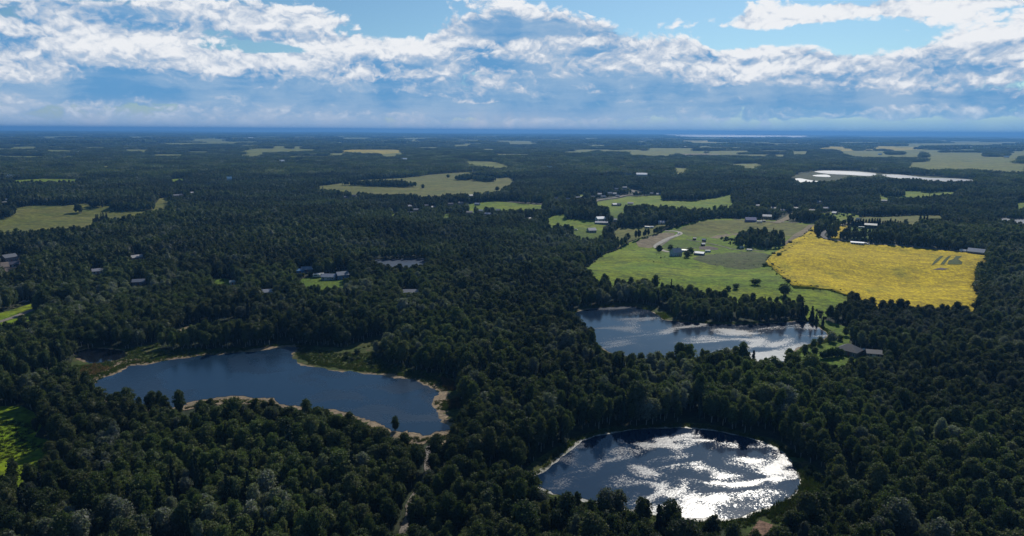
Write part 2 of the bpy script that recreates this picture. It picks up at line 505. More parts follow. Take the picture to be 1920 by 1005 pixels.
def drape(name, poly_w, mat, extra=0.0, step=None, skirt=0.0, wob=0.0):
    """closed outline -> sheet lying on the ground, cut on a grid so that it follows the swells"""
    c = poly_w.mean(0); r = np.hypot(*c)
    pts = []
    for a, d in zip(poly_w, np.roll(poly_w, -1, 0)):
        L = np.hypot(*(d - a)); n = max(1, int(L / max(3.0, r / 90)))
        for t in np.arange(n) / n: pts.append(a + (d - a) * t)
    pts = np.array(pts)
    if wob: pts = pts + rng.normal(0, wob, pts.shape)
    step = step or max(9.0, np.ptp(poly_w, axis=0).max() / 40)
    bm = bmesh.new()
    vs_ = [bm.verts.new((p[0], p[1], 0)) for p in pts]
    try:
        bm.faces.new(vs_)
    except ValueError:
        pass
    lo, hi = pts.min(0), pts.max(0)
    for ax in (0, 1):
        for q in np.arange(lo[ax] + step, hi[ax], step):
            co = [0, 0, 0]; no = [0, 0, 0]; co[ax] = q; no[ax] = 1
            bmesh.ops.bisect_plane(bm, geom=bm.verts[:] + bm.edges[:] + bm.faces[:], dist=1e-4, plane_co=co, plane_no=no)
    bmesh.ops.triangulate(bm, faces=bm.faces[:])
    V = np.array([v.co[:2] for v in bm.verts])
    Z = hgt(V[:, 0], V[:, 1]) + lift(V[:, 0], V[:, 1]) + extra
    for v, z in zip(bm.verts, Z): v.co.z = z
    if skirt:
        be = [e for e in bm.edges if e.is_boundary]
        ret = bmesh.ops.extrude_edge_only(bm, edges=be)
        for v in ret['geom']:
            if isinstance(v, bmesh.types.BMVert): v.co.z -= skirt
    bmesh.ops.recalc_face_normals(bm, faces=bm.faces[:])
    if sum(f.normal.z for f in bm.faces) < 0: bmesh.ops.reverse_faces(bm, faces=bm.faces[:])
    me = bpy.data.meshes.new(name); bm.to_mesh(me); bm.free()
    me.materials.append(mat)
    for p in me.polygons: p.use_smooth = True
    return link(name, me)


M['canola'] = mat_ground('canola_bloom', [(.40, .292, .0005), (.46, .333, .0005), (.27, .225, .001)], 0.016, fine=0.5, stretch=(1, .45, 1), rot=20, bump=.6)
M['canola_far'] = mat_ground('far_canola_bloom', [(.36, .27, .012), (.30, .25, .03)], 0.004, fine=0.05)
M['hay'] = mat_ground('green_hay', [(.100, .165, .003), (.160, .200, .004), (.055, .092, .008)], 0.022, fine=0.35, bump=.4)
M['lawn'] = mat_ground('mown_lawn', [(.066, .120, .005), (.090, .135, .008)], 0.05, fine=0.5)
M['weedy'] = mat_ground('weedy_pasture', [(.058, .078, .018), (.080, .090, .030), (.040, .060, .015)], 0.04, fine=0.4, bump=.4)
M['olive'] = mat_ground('dry_pasture', [(.110, .118, .018), (.145, .138, .030), (.075, .10, .016)], 0.018, fine=0.3, stretch=(.5, 1, 1))
M['stubble'] = mat_ground('tan_stubble', [(.21, .165, .10), (.165, .135, .08)], 0.03, fine=0.7, stretch=(2.5, .3, 1), rot=-25)
M['paleolive'] = mat_ground('far_meadow', [(.125, .145, .014), (.165, .165, .024), (.085, .115, .012)], 0.006, fine=0.06)
M['gravel'] = mat_ground('gravel_track', [(.22, .195, .165), (.17, .15, .128)], 0.2, fine=1.5)
M['palegravel'] = mat_ground('pale_gravel', [(.40, .37, .31), (.33, .30, .26)], 0.2, fine=1.5)
M['asphalt'] = mat_ground('worn_asphalt', [(.13, .127, .13), (.17, .162, .162)], 0.2, fine=1.5)
M['dirt'] = mat_ground('red_dirt', [(.17, .105, .07), (.21, .13, .09)], 0.2, fine=1.2)
M['marsh'] = mat_ground('marsh_grass', [(.042, .064, .012), (.066, .074, .020), (.11, .082, .040)], 0.06, fine=0.6, bump=.4)
M['mud'] = mat_ground('shore_mud', [(.25, .185, .115), (.20, .15, .095), (.15, .13, .08)], 0.09, fine=1.0, rough=.8, bump=.1)
M['glittermud'] = mat_ground('wet_shore_painted_glitter', [(.42, .40, .36), (.20, .19, .15), (.10, .11, .06)], 0.12, fine=1.0, rough=.35)  # pale tone paints sun glitter on wet mud into the colour, along with debris
M['wetland'] = mat_ground('far_wetland', [(.060, .066, .022), (.044, .058, .018)], 0.006, fine=0.05)
M['soil'] = mat_ground('bare_soil', [(.11, .09, .08), (.135, .11, .095)], 0.08, fine=0.8)


def field(name, poly, mat, label, extra=0.0, skirt=0.0, clear=True, group=None, wob=0.0, smooth=0):
    w = trace(poly)
    if smooth: w = curv(w, True, smooth)
    if clear: CLEAR.append(w)
    o = drape(name, w, M[mat], extra, skirt=skirt, wob=wob)
    return tag(o, label, group=group, kind='structure')


def autoflag(poly):
    ym = np.mean([p[1] for p in poly])
    return [(p[0], p[1], 1 if p[1] > ym else 0) for p in poly]


CANOLA = [(1525, 424), (1537, 424), (1529, 434), (1530, 442), (1535, 445), (1545, 450), (1562, 453), (1595, 455), (1600, 459), (1630, 460), (1657, 461), (1679, 462), (1727, 467), (1781, 472), (1817, 476), (1861, 481), (1853, 488), (1847, 492), (1855, 505), (1833, 510), (1831, 525), (1824, 540), (1836, 554), (1831, 566, 1), (1822, 573, 1), (1799, 569, 1), (1765, 567, 1), (1731, 566, 1), (1692, 559, 1), (1656, 559, 1), (1620, 560, 1), (1593, 557), (1551, 544), (1520, 542), (1488, 541), (1475, 526), (1446, 501), (1431, 499), (1446, 480), (1470, 463), (1484, 453), (1495, 447), (1503, 446), (1514, 437)]
MEADOW = [(1088, 508), (1104, 498), (1127, 481), (1160, 467), (1180, 455), (1193, 450), (1213, 445), (1232, 440), (1247, 432), (1262, 428), (1277, 423), (1306, 416), (1325, 412), (1354, 409), (1400, 410), (1440, 413), (1500, 417), (1545, 420), (1535, 428), (1520, 440), (1505, 450), (1490, 458), (1478, 468), (1455, 484), (1440, 495), (1455, 500), (1485, 522), (1500, 536), (1525, 538), (1555, 540), (1600, 552), (1585, 566, 1), (1545, 570, 1), (1534, 582), (1540, 600), (1515, 604), (1508, 590), (1498, 574), (1490, 558, 1), (1470, 549, 1), (1440, 549, 1), (1400, 545, 1), (1350, 543, 1), (1300, 537, 1), (1250, 530, 1), (1200, 527, 1), (1150, 521, 1), (1108, 515, 1)]
field('meadow', MEADOW, 'hay', 'large green hay meadow sloping down beside the yellow canola field')
field('canola_field', CANOLA, 'canola', 'bright yellow canola field in full bloom', extra=.75, skirt=.9)
field('canola_field', [(1558, 446), (1556, 438), (1569, 434), (1575, 425), (1596, 424), (1592, 431, .6), (1578, 438, .5), (1577, 449), (1562, 450)], 'canola', 'small yellow canola patch inside the curve of the driveway', extra=.6, skirt=.8)
for poly, lb in (([(1746, 500), (1753, 490), (1763, 482), (1769, 482), (1760, 491), (1751, 498)], 'thin green bare strip in the canola, leftmost of three'),
                 ([(1763, 498), (1769, 490), (1778, 482), (1783, 482), (1776, 490), (1770, 498)], 'thin green bare strip in the canola, middle of three'),
                 ([(1776, 498), (1778, 491), (1787, 488), (1792, 482), (1804, 482), (1796, 488), (1804, 493), (1803, 498)], 'broad green bare patch in the canola, rightmost of three')):
    field('bare_strip', poly, 'weedy', lb, extra=.95, clear=False)
field('bare_strip', [(1748, 508), (1763, 504), (1780, 506.5), (1767, 508.5)], 'soil', 'dark bare slit in the canola below the green strips', extra=.95, clear=False)
field('pasture', [(1300, 484), (1345, 476), (1400, 471), (1440, 477), (1444, 482), (1431, 498), (1420, 503), (1390, 506), (1350, 500), (1320, 493)], 'weedy', 'grey green weedy pasture between farmhouse and canola', extra=.08, clear=False, smooth=3)
field('pasture', [(1279, 427), (1306, 418), (1325, 414), (1400, 412), (1440, 415), (1490, 419), (1520, 424), (1508, 435), (1480, 444), (1440, 440), (1400, 438), (1345, 440), (1330, 445), (1290, 443), (1275, 435)], 'olive', 'dry olive pasture on the rise behind the farmyard', extra=.1, clear=False)
field('stubble_field', [(1192, 453), (1210, 447), (1247, 436), (1265, 437), (1264, 442), (1243, 452), (1225, 463), (1219, 466), (1197, 463)], 'stubble', 'tan ploughed strip beside the curved driveway', extra=.12, clear=False)
field('stubble_field', [(1516, 422), (1535, 421), (1524, 427), (1513, 438), (1494, 448), (1472, 461), (1462, 462), (1481, 447), (1496, 436)], 'stubble', 'tan stubble track along the left edge of the canola', extra=.14, clear=False)
field('stubble_field', [(1330, 446), (1345, 441), (1375, 438), (1420, 437.5), (1470, 444), (1478, 447), (1420, 441), (1372, 442), (1345, 448)], 'stubble', 'thin tan strip across the dry pasture', extra=.14, clear=False)
field('lawn', [(1240, 462), (1257, 450.5), (1287, 450), (1310, 455), (1325, 459), (1309, 466), (1285, 465), (1250, 466)], 'lawn', 'bright mown lawn in the loop of the farm driveway', extra=.14, clear=False)
field('garden_bed', [(1311, 463), (1330, 462), (1347, 466), (1345, 469), (1311, 468.5)], 'soil', 'purplish bare garden bed beside the small sheds', extra=.18, clear=False)
field('meadow', [(0, 396), (30, 391), (60, 386), (90, 385), (125, 386), (165, 382), (200, 386), (235, 386), (290, 384), (300, 372), (316, 370), (317, 382), (310, 394, 1), (280, 399, 1), (250, 408, 1), (200, 413, 1), (160, 424, 1), (120, 427, 1), (60, 430, 1), (0, 437, 1), (-60, 440, 1), (-60, 398)], 'olive', 'wide olive meadow at the far left dotted with tree islands', extra=.2)
field('meadow', [(595, 350), (630, 346), (680, 338), (760, 334), (800, 329), (860, 324), (905, 322), (960, 335), (966, 344), (940, 361, 1), (900, 362, 1), (860, 362, 1), (800, 367, 1), (760, 364, 1), (700, 362, 1), (640, 357, 1), (600, 353, 1)], 'olive', 'long olive meadow in the middle distance crossed by a tree belt', extra=.3)
field('meadow', [(871, 384), (928, 378), (960, 380.5), (1023, 385), (1005, 391, 1), (935, 389, 1), (880, 388, 1)], 'hay', 'narrow green meadow just below the pale road', extra=.2)
field('meadow', [(1113, 380), (1143, 375), (1175, 369), (1240, 367), (1243, 377), (1300, 378), (1340, 372), (1385, 360), (1389, 365), (1370, 373), (1380, 384, 1), (1330, 391, 1), (1290, 391, 1), (1250, 388, 1), (1215, 389, 1), (1180, 387, 1), (1120, 385, 1)], 'hay', 'green meadow beyond the road bend above the hamlet', extra=.2)
field('meadow', [(1068, 372), (1090, 365), (1127, 361), (1124, 366), (1105, 371), (1075, 375)], 'hay', 'small green hillside paddock behind the hamlet houses', extra=.2)
field('yard', [(1133, 395), (1170, 394), (1173, 400, 1), (1145, 403, 1)], 'lawn', 'small bright clearing among the hamlet trees', extra=.2)
field('yard', [(1023, 413), (1040, 404), (1060, 402), (1062, 412), (1110, 413), (1140, 416), (1130, 422, 1), (1085, 421, 1), (1030, 419, 1)], 'hay', 'green yard left of the white roofed barn', extra=.2)
field('yard', [(1066, 430), (1085, 427), (1120, 430), (1132, 436), (1132, 445, 1), (1108, 446, 1), (1080, 438, 1)], 'lawn', 'green yard round the grey roofed house', extra=.2)
field('meadow', [(1148, 438), (1160, 428), (1200, 427), (1218, 424), (1262, 416), (1262, 421), (1240, 430), (1234, 438), (1212, 444), (1180, 453), (1160, 449, 1)], 'olive', 'yellowish meadow behind the point of forest', extra=.2)
field('meadow', [(1575, 410), (1600, 408), (1660, 407), (1715, 404), (1760, 404), (1775, 414), (1750, 418, 1), (1702, 422, 1), (1640, 424), (1595, 422), (1575, 418)], 'olive', 'olive meadow behind the spruce windbreak', extra=.2)
field('yard', [(1595, 424), (1640, 422), (1664, 428), (1640, 433, 1), (1612, 434, 1), (1592, 433, 1)], 'lawn', 'green farmyard in front of the spruce windbreak', extra=.25)
field('meadow', [(1526, 402), (1560, 398), (1600, 401), (1612, 406), (1580, 408, 1), (1545, 407, 1)], 'hay', 'shrubby light green clearing behind the crossroads trees', extra=.2)
field('meadow', autoflag([(1647, 362), (1680, 359), (1727, 359.5), (1815, 361), (1780, 365), (1727, 368), (1690, 369), (1650, 368)]), 'hay', 'green meadow in the forest below the far bright ponds', extra=.3)
field('meadow', [(1904, 381), (1935, 377), (1935, 392, 1), (1908, 390, 1)], 'hay', 'green clearing cut by the right edge of the picture', extra=.3)
field('meadow', [(-40, 762), (40, 762), (84, 784), (76, 804), (64, 820), (96, 826), (96, 848, .6), (44, 862, 1), (0, 876, 1), (-40, 880, 1)], 'hay', 'bright green glade in the near forest at the left edge', extra=.05)
field('lawn', [(1476, 676), (1492, 657), (1515, 647), (1540, 639), (1553, 630), (1547, 622), (1531, 611), (1514, 604), (1524, 592), (1540, 598), (1565, 606), (1592, 616), (1596, 628), (1592, 643), (1612, 655), (1650, 662), (1650, 668), (1620, 672, 1), (1600, 676, 1), (1560, 680, 1), (1500, 684, 1)], 'lawn', 'mown lawn on the right shore of the middle lake', extra=.02)
field('verge', [(-20, 594), (35, 577), (75, 564), (79, 572), (75, 578), (60, 588), (92, 590), (60, 598, 1), (20, 604, 1), (-20, 614, 1)], 'hay', 'grassy verges of the side road at the left edge')
field('yard', [(545, 526), (600, 518), (640, 508), (652, 511), (655, 520), (642, 533, 1), (610, 533, 1), (560, 531, 1)], 'lawn', 'bright lawn round the pale garage in the forest', extra=.05)
field('yard', [(392, 524), (420, 522), (440, 527), (425, 533, 1), (398, 532, 1)], 'lawn', 'small sunny yard in the forest on the left', extra=.05)
field('yard', [(326, 504), (340, 500), (348, 500), (336, 512, 1), (326, 514, 1)], 'lawn', 'sunlit glimpse of lawn beside a forest drive', extra=.05)
field('yard', [(0, 485), (10, 480), (40, 482), (52, 486), (36, 498), (30, 503, 1), (0, 503, 1)], 'soil', 'gravelly yard of the grey house at the left edge', extra=.05)
field('yard', [(735, 400), (748, 400), (748, 404), (738, 408, 1), (733, 408, 1)], 'hay', 'small sunlit clearing on the forest ridge', extra=.1)
field('yard', [(832, 403), (840, 400), (846, 403), (842, 407, 1), (830, 407, 1)], 'lawn', 'bright clearing among the scattered houses', extra=.1)
field('marsh', [(128, 692), (140, 668), (150, 655), (200, 650), (240, 655), (285, 646), (304, 640), (300, 655), (330, 660), (380, 657), (430, 654), (520, 648), (566, 650), (560, 660), (500, 659), (420, 666), (320, 678), (260, 688), (215, 704), (175, 722), (130, 722), (60, 725), (0, 728), (0, 712), (60, 706)], 'marsh', 'sedge and mud marsh at the far left end of the left lake', extra=.02)
field('mudflat', [(178, 721), (205, 706), (232, 696), (252, 687), (244, 682), (252, 675), (232, 675), (215, 683), (203, 693), (184, 706)], 'mud', 'tan mudflat at the left tip of the left lake', extra=.06, clear=False, wob=.5)
field('marsh', [(556, 647), (600, 650), (640, 653), (672, 643), (700, 637), (728, 632), (742, 644), (702, 668), (720, 680), (760, 690), (800, 700), (838, 704), (858, 716), (862, 745), (868, 775), (878, 792), (862, 806), (846, 812), (836, 812), (844, 798), (826, 780), (818, 762), (822, 738), (806, 722), (740, 706), (640, 692), (560, 680), (548, 668)], 'marsh', 'grassy bank along the right side of the left lake', extra=.02)
field('marsh', [(1482, 862), (1505, 858), (1533, 878), (1550, 896), (1550, 922, 1), (1525, 942, 1), (1490, 955, 1), (1450, 968, 1), (1440, 988, 1), (1400, 988, 1), (1362, 982, 1), (1410, 966), (1442, 953), (1482, 936), (1503, 906), (1492, 880)], 'marsh', 'green sedge bank on the right side of the near pond', extra=.02)
field('marsh', [(1050, 602), (1062, 588), (1090, 576), (1140, 571), (1190, 569), (1225, 575), (1262, 590), (1262, 602), (1238, 600), (1205, 582), (1150, 578), (1090, 586), (1066, 602), (1088, 622), (1122, 648), (1112, 648), (1080, 625)], 'marsh', 'green reed edge round the left end of the middle lake', extra=.02)
field('marsh', [(310, 650), (330, 630), (345, 618), (380, 606), (430, 602), (470, 604), (478, 612), (470, 624), (430, 634), (380, 636), (345, 645)], 'marsh', 'green margin of the dark pond behind the left lake', extra=.02)
field('glade', [(893, 892), (905, 884), (940, 883), (948, 890), (938, 900), (905, 902)], 'marsh', 'small pale grassy clearing in the forest left of the near pond', extra=.02)
field('wetland', [(1478, 330), (1500, 324), (1530, 320), (1600, 320), (1660, 326), (1750, 331), (1845, 338), (1830, 342, .7), (1760, 342, .7), (1680, 337, .7), (1600, 332, .7), (1545, 345, .7), (1500, 345, .7), (1482, 338, .7)], 'wetland', 'brown wetland round the far bright ponds', extra=.3)
# the farmland beyond
FARS = [([(19, 295), (50, 293), (76, 296), (50, 298)], 'paleolive'), ([(83, 298), (128, 292), (156, 294), (115, 299)], 'paleolive'), ([(230, 284), (280, 281), (283, 284), (240, 287)], 'paleolive'),
        ([(18, 339), (80, 336), (152, 336), (140, 342), (30, 342)], 'hay'), ([(440, 284), (480, 279), (540, 279), (592, 280.5), (560, 284), (470, 287)], 'paleolive'), ([(632, 283), (660, 281), (740, 281), (767, 284), (705, 288), (650, 287)], 'canola_far'),
        ([(865, 305), (880, 302), (930, 304), (966, 311), (940, 315), (880, 310)], 'paleolive'), ([(613, 317), (640, 314), (657, 317), (632, 320)], 'paleolive'), ([(1255, 318), (1265, 315), (1302, 317), (1290, 326), (1260, 326)], 'paleolive'),
        ([(1345, 309), (1420, 307), (1442, 312), (1400, 317)], 'paleolive'), ([(1320, 284), (1400, 283), (1412, 286), (1330, 288)], 'paleolive'), ([(1270, 289), (1350, 288), (1352, 291), (1275, 292)], 'stubble'),
        ([(1691, 315), (1705, 305), (1780, 302), (1930, 308), (1930, 328), (1830, 321), (1740, 320)], 'paleolive'), ([(1566, 290), (1590, 285), (1732, 287), (1722, 296), (1600, 294)], 'paleolive'),
        ([(1527, 276), (1532, 274), (1605, 276), (1600, 281), (1535, 280)], 'canola_far'), ([(1616, 277), (1632, 273.5), (1735, 276), (1742, 278.5), (1620, 280.5)], 'canola_far'), ([(1730, 287), (1850, 287), (1842, 293), (1740, 294)], 'paleolive'),
        ([(1718, 297), (1912, 294), (1914, 302), (1740, 300)], 'paleolive'), ([(1480, 285), (1520, 284), (1515, 290), (1485, 290)], 'paleolive'), ([(1120, 283), (1200, 281), (1215, 284), (1130, 286)], 'paleolive'),
        ([(1265, 264), (1340, 264), (1345, 266), (1270, 266.5)], 'canola_far'), ([(20, 276), (70, 275), (75, 277), (25, 278)], 'paleolive'), ([(330, 270), (360, 269), (362, 271), (335, 272)], 'paleolive'), ([(760, 277), (820, 276), (850, 278), (790, 280)], 'paleolive'),
        ([(1000, 262), (1060, 261), (1062, 263), (1005, 263.5)], 'paleolive'), ([(1780, 268), (1860, 268), (1862, 270.5), (1790, 271)], 'paleolive'), ([(540, 303), (560, 301), (575, 303), (555, 306)], 'paleolive'), ([(410, 305), (425, 302), (440, 304), (420, 308)], 'paleolive'),
        ([(320, 337), (345, 335), (344, 338), (322, 339)], 'hay'), ([(1148, 311), (1175, 308), (1180, 311), (1155, 313)], 'paleolive'), ([(190, 312), (210, 311), (212, 314), (192, 315)], 'paleolive')]
for poly, mt in FARS:
    field('field', autoflag(poly), mt, {'canola_far': 'thin golden strip of blooming canola far off', 'hay': 'thin strip of green meadow far off on the left', 'stubble': 'thin brown strip of bare field far off'}.get(mt, 'thin pale green strip of field far off in the forest'),
          extra=.5, group='far strips of farmland')
for k in range(190):     # scattered clearings out to the horizon haze
    py = 256 + 40 * random.random() ** 1.6; px = random.uniform(-60, 1980)
    w, h = random.uniform(10, 50), random.uniform(.4, 1.0) * (1 + (py - 256) / 25)
    if px > 1250 or random.random() < .3: w *= 1.5
    poly = [(px - w, py), (px - w * .3, py - h), (px + w, py - h * .7), (px + w * .6, py + h * .8), (px - w * .5, py + h)]
    field('field', autoflag(poly), 'paleolive', 'thin pale green strip of field far off in the forest', extra=.5, group='far strips of farmland')


def road(name, pts, width, mat, label, extra=0.1, clearw=2.0):
    w = curv(trace(pts), False, 8)
    t = np.gradient(w, axis=0); t /= np.linalg.norm(t, axis=1, keepdims=True) + 1e-9
    nrm = np.stack([-t[:, 1], t[:, 0]], 1)
    wd = width * .5 * (1 + .08 * rng.normal(0, 1, len(w)))[:, None]
    offs = [-1.0, -.5, 0, .5, 1.0]
    V = []
    for q in offs:
        p = w + nrm * wd * q
        V.append(np.column_stack([p, hgt(p[:, 0], p[:, 1]) + lift(p[:, 0], p[:, 1]) + extra + (0.10 * (1 - q * q))]))
    n = len(w); V = np.concatenate(V)
    Fq = [[j * n + i, j * n + i + 1, (j + 1) * n + i + 1, (j + 1) * n + i] for j in range(4) for i in range(n - 1)]
    me = mesh_np(name, V, Fq, [M[mat]], smooth=True)
    if me.polygons[0].normal.z < 0: me.flip_normals()
    ROADS.append((w, width * .5 + clearw))
    return tag(link(name, me), label, kind='structure')


road('driveway', [(1247, 433.5), (1265, 434), (1274, 436), (1275, 439), (1267, 443), (1250, 449), (1235, 457.5), (1230, 462), (1232, 465.5), (1242, 470), (1256, 473.5)], 6.0, 'palegravel', 'pale curved gravel driveway to the farmhouse', .25)
road('farm_track', [(1267, 444), (1252, 452), (1241, 460), (1239, 463), (1243, 466), (1270, 466.5), (1297, 465.5), (1306, 467)], 2.4, 'gravel', 'thin farm track round the mown lawn', .25)
road('farm_track', [(1286, 450), (1310, 453.5), (1335, 458), (1360, 464), (1375, 468), (1410, 470), (1437, 472)], 2.2, 'gravel', 'thin farm track past the small sheds', .25)
road('road', [(1097, 381), (1113, 378), (1143, 373), (1173, 367), (1200, 365), (1190, 360), (1178, 356)], 10, 'gravel', 'pale road bending past the hamlet', .5, 14)
road('road', [(955, 379.5), (990, 381), (1023, 384), (1060, 384)], 9, 'gravel', 'pale road above the narrow meadow', .5, 8)
road('road', [(1490, 401), (1478, 409), (1459, 417), (1452, 419)], 12, 'stubble', 'dirt road running back from the crossroads', .4, 6)
road('road', [(1375, 411.5), (1420, 415), (1458, 417), (1520, 419), (1560, 419.5), (1600, 420.5), (1640, 421)], 5, 'gravel', 'level gravel road behind the dry pasture', .4, 3)
road('driveway', [(1600, 420.5), (1584, 421.5), (1570, 424.5), (1562, 428), (1550, 434), (1542, 441), (1545, 446), (1553, 450), (1573, 452.5), (1600, 454), (1630, 458), (1680, 461.2), (1730, 466), (1780, 471), (1815, 474)], 4.5, 'asphalt', 'grey driveway curling round the small canola patch', .9, 2)
road('road', [(805, 838), (803, 851), (801, 870), (802, 891), (792, 911), (778, 930), (768, 948), (768, 965), (760, 985), (752, 1010), (748, 1040)], 2.4, 'gravel', 'gravel road running through the near forest from the bottom edge', .15, .8)
road('forest_path', [(1548, 826), (1560, 853), (1569, 872), (1582, 895), (1594, 918), (1604, 945)], 1.8, 'gravel', 'pale footpath in the dark forest right of the near pond', .1, 2.6)
road('dirt_road', [(1436, 981), (1428, 992), (1421, 1004), (1412, 1024)], 4.2, 'dirt', 'reddish dirt road cut by the bottom edge', .15, 2.0)
road('road', [(-30, 611), (0, 604), (30, 594), (52, 585), (74, 576), (82, 566)], 4.5, 'gravel', 'side road crossing the grassy verge at the left edge', .2, 2)
road('driveway', [(1600, 668), (1612, 664), (1622, 662), (1650, 665), (1690, 676)], 5, 'asphalt', 'drive beside the lakeside house', .2, 2)
road('embankment_track', [(322, 640), (335, 624), (352, 614), (375, 608)], 3, 'stubble', 'pale bank beside the dark pond', .12, 2)

# ------------------------------------------------------------------ water and its shores
def mat_water(name, base, calm_r, rip_r, calm_scale, thr, bump, bump_scale, stretch=(1, 1, 1), rot=0, soft=.04, dith=.3):
    m, n, bs = new_mat(name)
    pos = n.n.new('ShaderNodeNewGeometry').outputs['Position']
    mp = n.n.new('ShaderNodeMapping'); n.l.new(pos, mp.inputs[0]); mp.inputs['Rotation'].default_value = (0, 0, R(rot))
    v = n.vmul(mp.outputs[0], stretch)
    f = n.noise(v, calm_scale, 2.5, 0.45, 0.9)
    sp = n.noise(pos, 1.7, 2, 0.7)
    rip = n.ss(n.add(f, n.mul(n.sub(sp, .5), n.ss(f, thr - .02, thr + .12, dith, dith * .25))), thr - soft, thr + soft)
    bs.inputs['Base Color'].default_value = (*base, 1)
    n.l.new(n.ss(rip, 0, 1, calm_r, rip_r), bs.inputs['Roughness'])
    bs.inputs['IOR'].default_value = 1.33
    w1 = n.noise(pos, bump_scale, 3, 0.6); w2 = n.noise(pos, bump_scale * .31, 2, 0.5)
    bp = n.n.new('ShaderNodeBump'); bp.inputs['Strength'].default_value = 1.0
    n.l.new(n.ss(rip, 0, 1, bump * .12, bump), bp.inputs['Distance'])
    n.l.new(n.add(w1, n.mul(w2, .5)), bp.inputs['Height']); n.l.new(bp.outputs[0], bs.inputs['Normal'])
    return m


M['water_left'] = mat_water('left_lake_water', (.010, .026, .050), .20, .32, .03, .5, .14, .9)
M['water_mid'] = mat_water('middle_lake_water', (.005, .016, .036), .12, .28, .020, .55, .08, .9, (1, 2.4, 1), -15, .06, .5)
M['water_near'] = mat_water('near_pond_water', (.008, .022, .050), .08, .30, .050, .565, .06, 1.3, (1, 1.6, 1), -12, .10, .55)
M['water_dark'] = mat_water('peaty_water', (.006, .008, .012), .03, .08, .05, .5, .01, .5)
M['water_far'] = mat_water('far_water', (.012, .03, .06), .46, .56, .005, .5, .0, .2)


def lake(key, name, mat, label, z=0.30, shore=None):
    w = LK[key]; r = np.hypot(*w.mean(0))
    if r > 1000: z = z + r / 1500
    d = np.roll(w, -1, 0) - np.roll(w, 1, 0); d /= np.linalg.norm(d, axis=1, keepdims=True) + 1e-9
    area = np.sum(w[:, 0] * np.roll(w[:, 1], -1) - np.roll(w[:, 0], -1) * w[:, 1])
    nrm = np.stack([d[:, 1], -d[:, 0]], 1) * (1 if area > 0 else -1)
    if shore:
        # finer, ragged waterline and mud band
        w2 = []
        for a, c in zip(w, np.roll(w, -1, 0)):
            k = max(1, int(np.hypot(*(c - a)) / 1.2))
            for t in np.arange(k) / k: w2.append(a + (c - a) * t)
        w2 = np.array(w2)
        d = np.roll(w2, -2, 0) - np.roll(w2, 2, 0); d /= np.linalg.norm(d, axis=1, keepdims=True) + 1e-9
        nr = np.stack([d[:, 1], -d[:, 0]], 1) * (1 if area > 0 else -1)
        s = np.arange(len(w2)) * 1.2
        lo = sum(np.sin(s / L + p) for L, p in ((23, .3), (11, 1.1), (41, 2.))) / 3
        rag = rng.normal(0, .28, len(w2)) + .55 * np.sin(s / 2.3 + 2 * lo)
        w = w2 + nr * (rag[:, None] * shore[2])
        out = w2 + nr * (shore[0] * np.clip(1 + shore[1] * lo + .35 * rng.normal(0, 1, len(w2)), .1, 3))[:, None]
        inn = w2 - nr * 3.0
        n = len(w)
        V = np.concatenate([np.column_stack([inn, np.full(n, z - .10)]), np.column_stack([out, np.full(n, z - .07)])])
        Fq = np.array([[i, (i + 1) % n, n + (i + 1) % n, n + i] for i in range(n)])
        me = mesh_np('lake_shore', V, Fq, [M[shore[3]]])
        if sum(p.normal.z for p in me.polygons) < 0: me.flip_normals()
        tag(link('lake_shore', me), shore[4], kind='structure')
    bm = bmesh.new()
    bm.faces.new([bm.verts.new((p[0], p[1], z)) for p in w])
    bmesh.ops.triangulate(bm, faces=bm.faces[:])
    me = bpy.data.meshes.new(name); bm.to_mesh(me); bm.free(); me.materials.append(M[mat])
    if sum(p.normal.z for p in me.polygons) < 0: me.flip_normals()
    CLEAR.append(LK[key])
    return tag(link(name, me), label, kind='structure')


for kk, off, lb in (('left', 6.5, 'sedge rim round the left lake'), ('near', 5.0, 'sedge rim round the near pond'), ('middle', 4.0, 'sedge rim round the middle lake')):
    w = LK[kk]; d = np.roll(w, -1, 0) - np.roll(w, 1, 0); d /= np.linalg.norm(d, axis=1, keepdims=True)
    ar = np.sum(w[:, 0] * np.roll(w[:, 1], -1) - np.roll(w[:, 0], -1) * w[:, 1]); nr = np.stack([d[:, 1], -d[:, 0]], 1) * (1 if ar > 0 else -1)
    s_ = np.arange(len(w)); o_ = off * (1 + .45 * np.sin(s_ * .31) * np.sin(s_ * .13 + 1))[:, None]
    ring = w + nr * o_
    V = np.concatenate([np.column_stack([w - nr * 2, np.full(len(w), .17)]), np.column_stack([ring, hgt(ring[:, 0], ring[:, 1]) + .17])]); n = len(w)
    me = mesh_np('sedge_rim', V, np.array([[i, (i + 1) % n, n + (i + 1) % n, n + i] for i in range(n)]), [M['marsh']])
    if sum(p.normal.z for p in me.polygons) < 0: me.flip_normals()
    tag(link('sedge_rim', me), lb, kind='structure'); CLEAR.append(ring)
lake('left', 'lake', 'water_left', 'long dark blue lake with tan mud shores on the left', shore=(4.4, 1.9, 1.8, 'mud', 'tan mud rim of the long left lake'))
lake('middle', 'lake', 'water_mid', 'middle lake glittering towards the lawn on its right', shore=(.9, .8, .5, 'mud', 'thin mud rim of the middle lake'))
lake('near', 'pond', 'water_near', 'near round pond with white patches of sun glitter', shore=(1.2, .9, .7, 'glittermud', 'pale wet rim of the near pond with sun glitter painted into its colour'))
lake('pool', 'pool', 'water_dark', 'dark marsh pool beside the tip of the left lake', shore=(.7, .9, 1.6, 'mud', 'muddy rim of the dark marsh pool'))
lake('dark', 'pond', 'water_dark', 'small black pond behind the left lake')
lake('strip', 'pond', 'water_far', 'thin bright strip of pond deep in the forest')
lake('right', 'lake', 'water_far', 'lake cut by the right edge of the picture')
lake('far_a', 'lake', 'water_far', 'long bright far pond, upper of the wetland ponds')
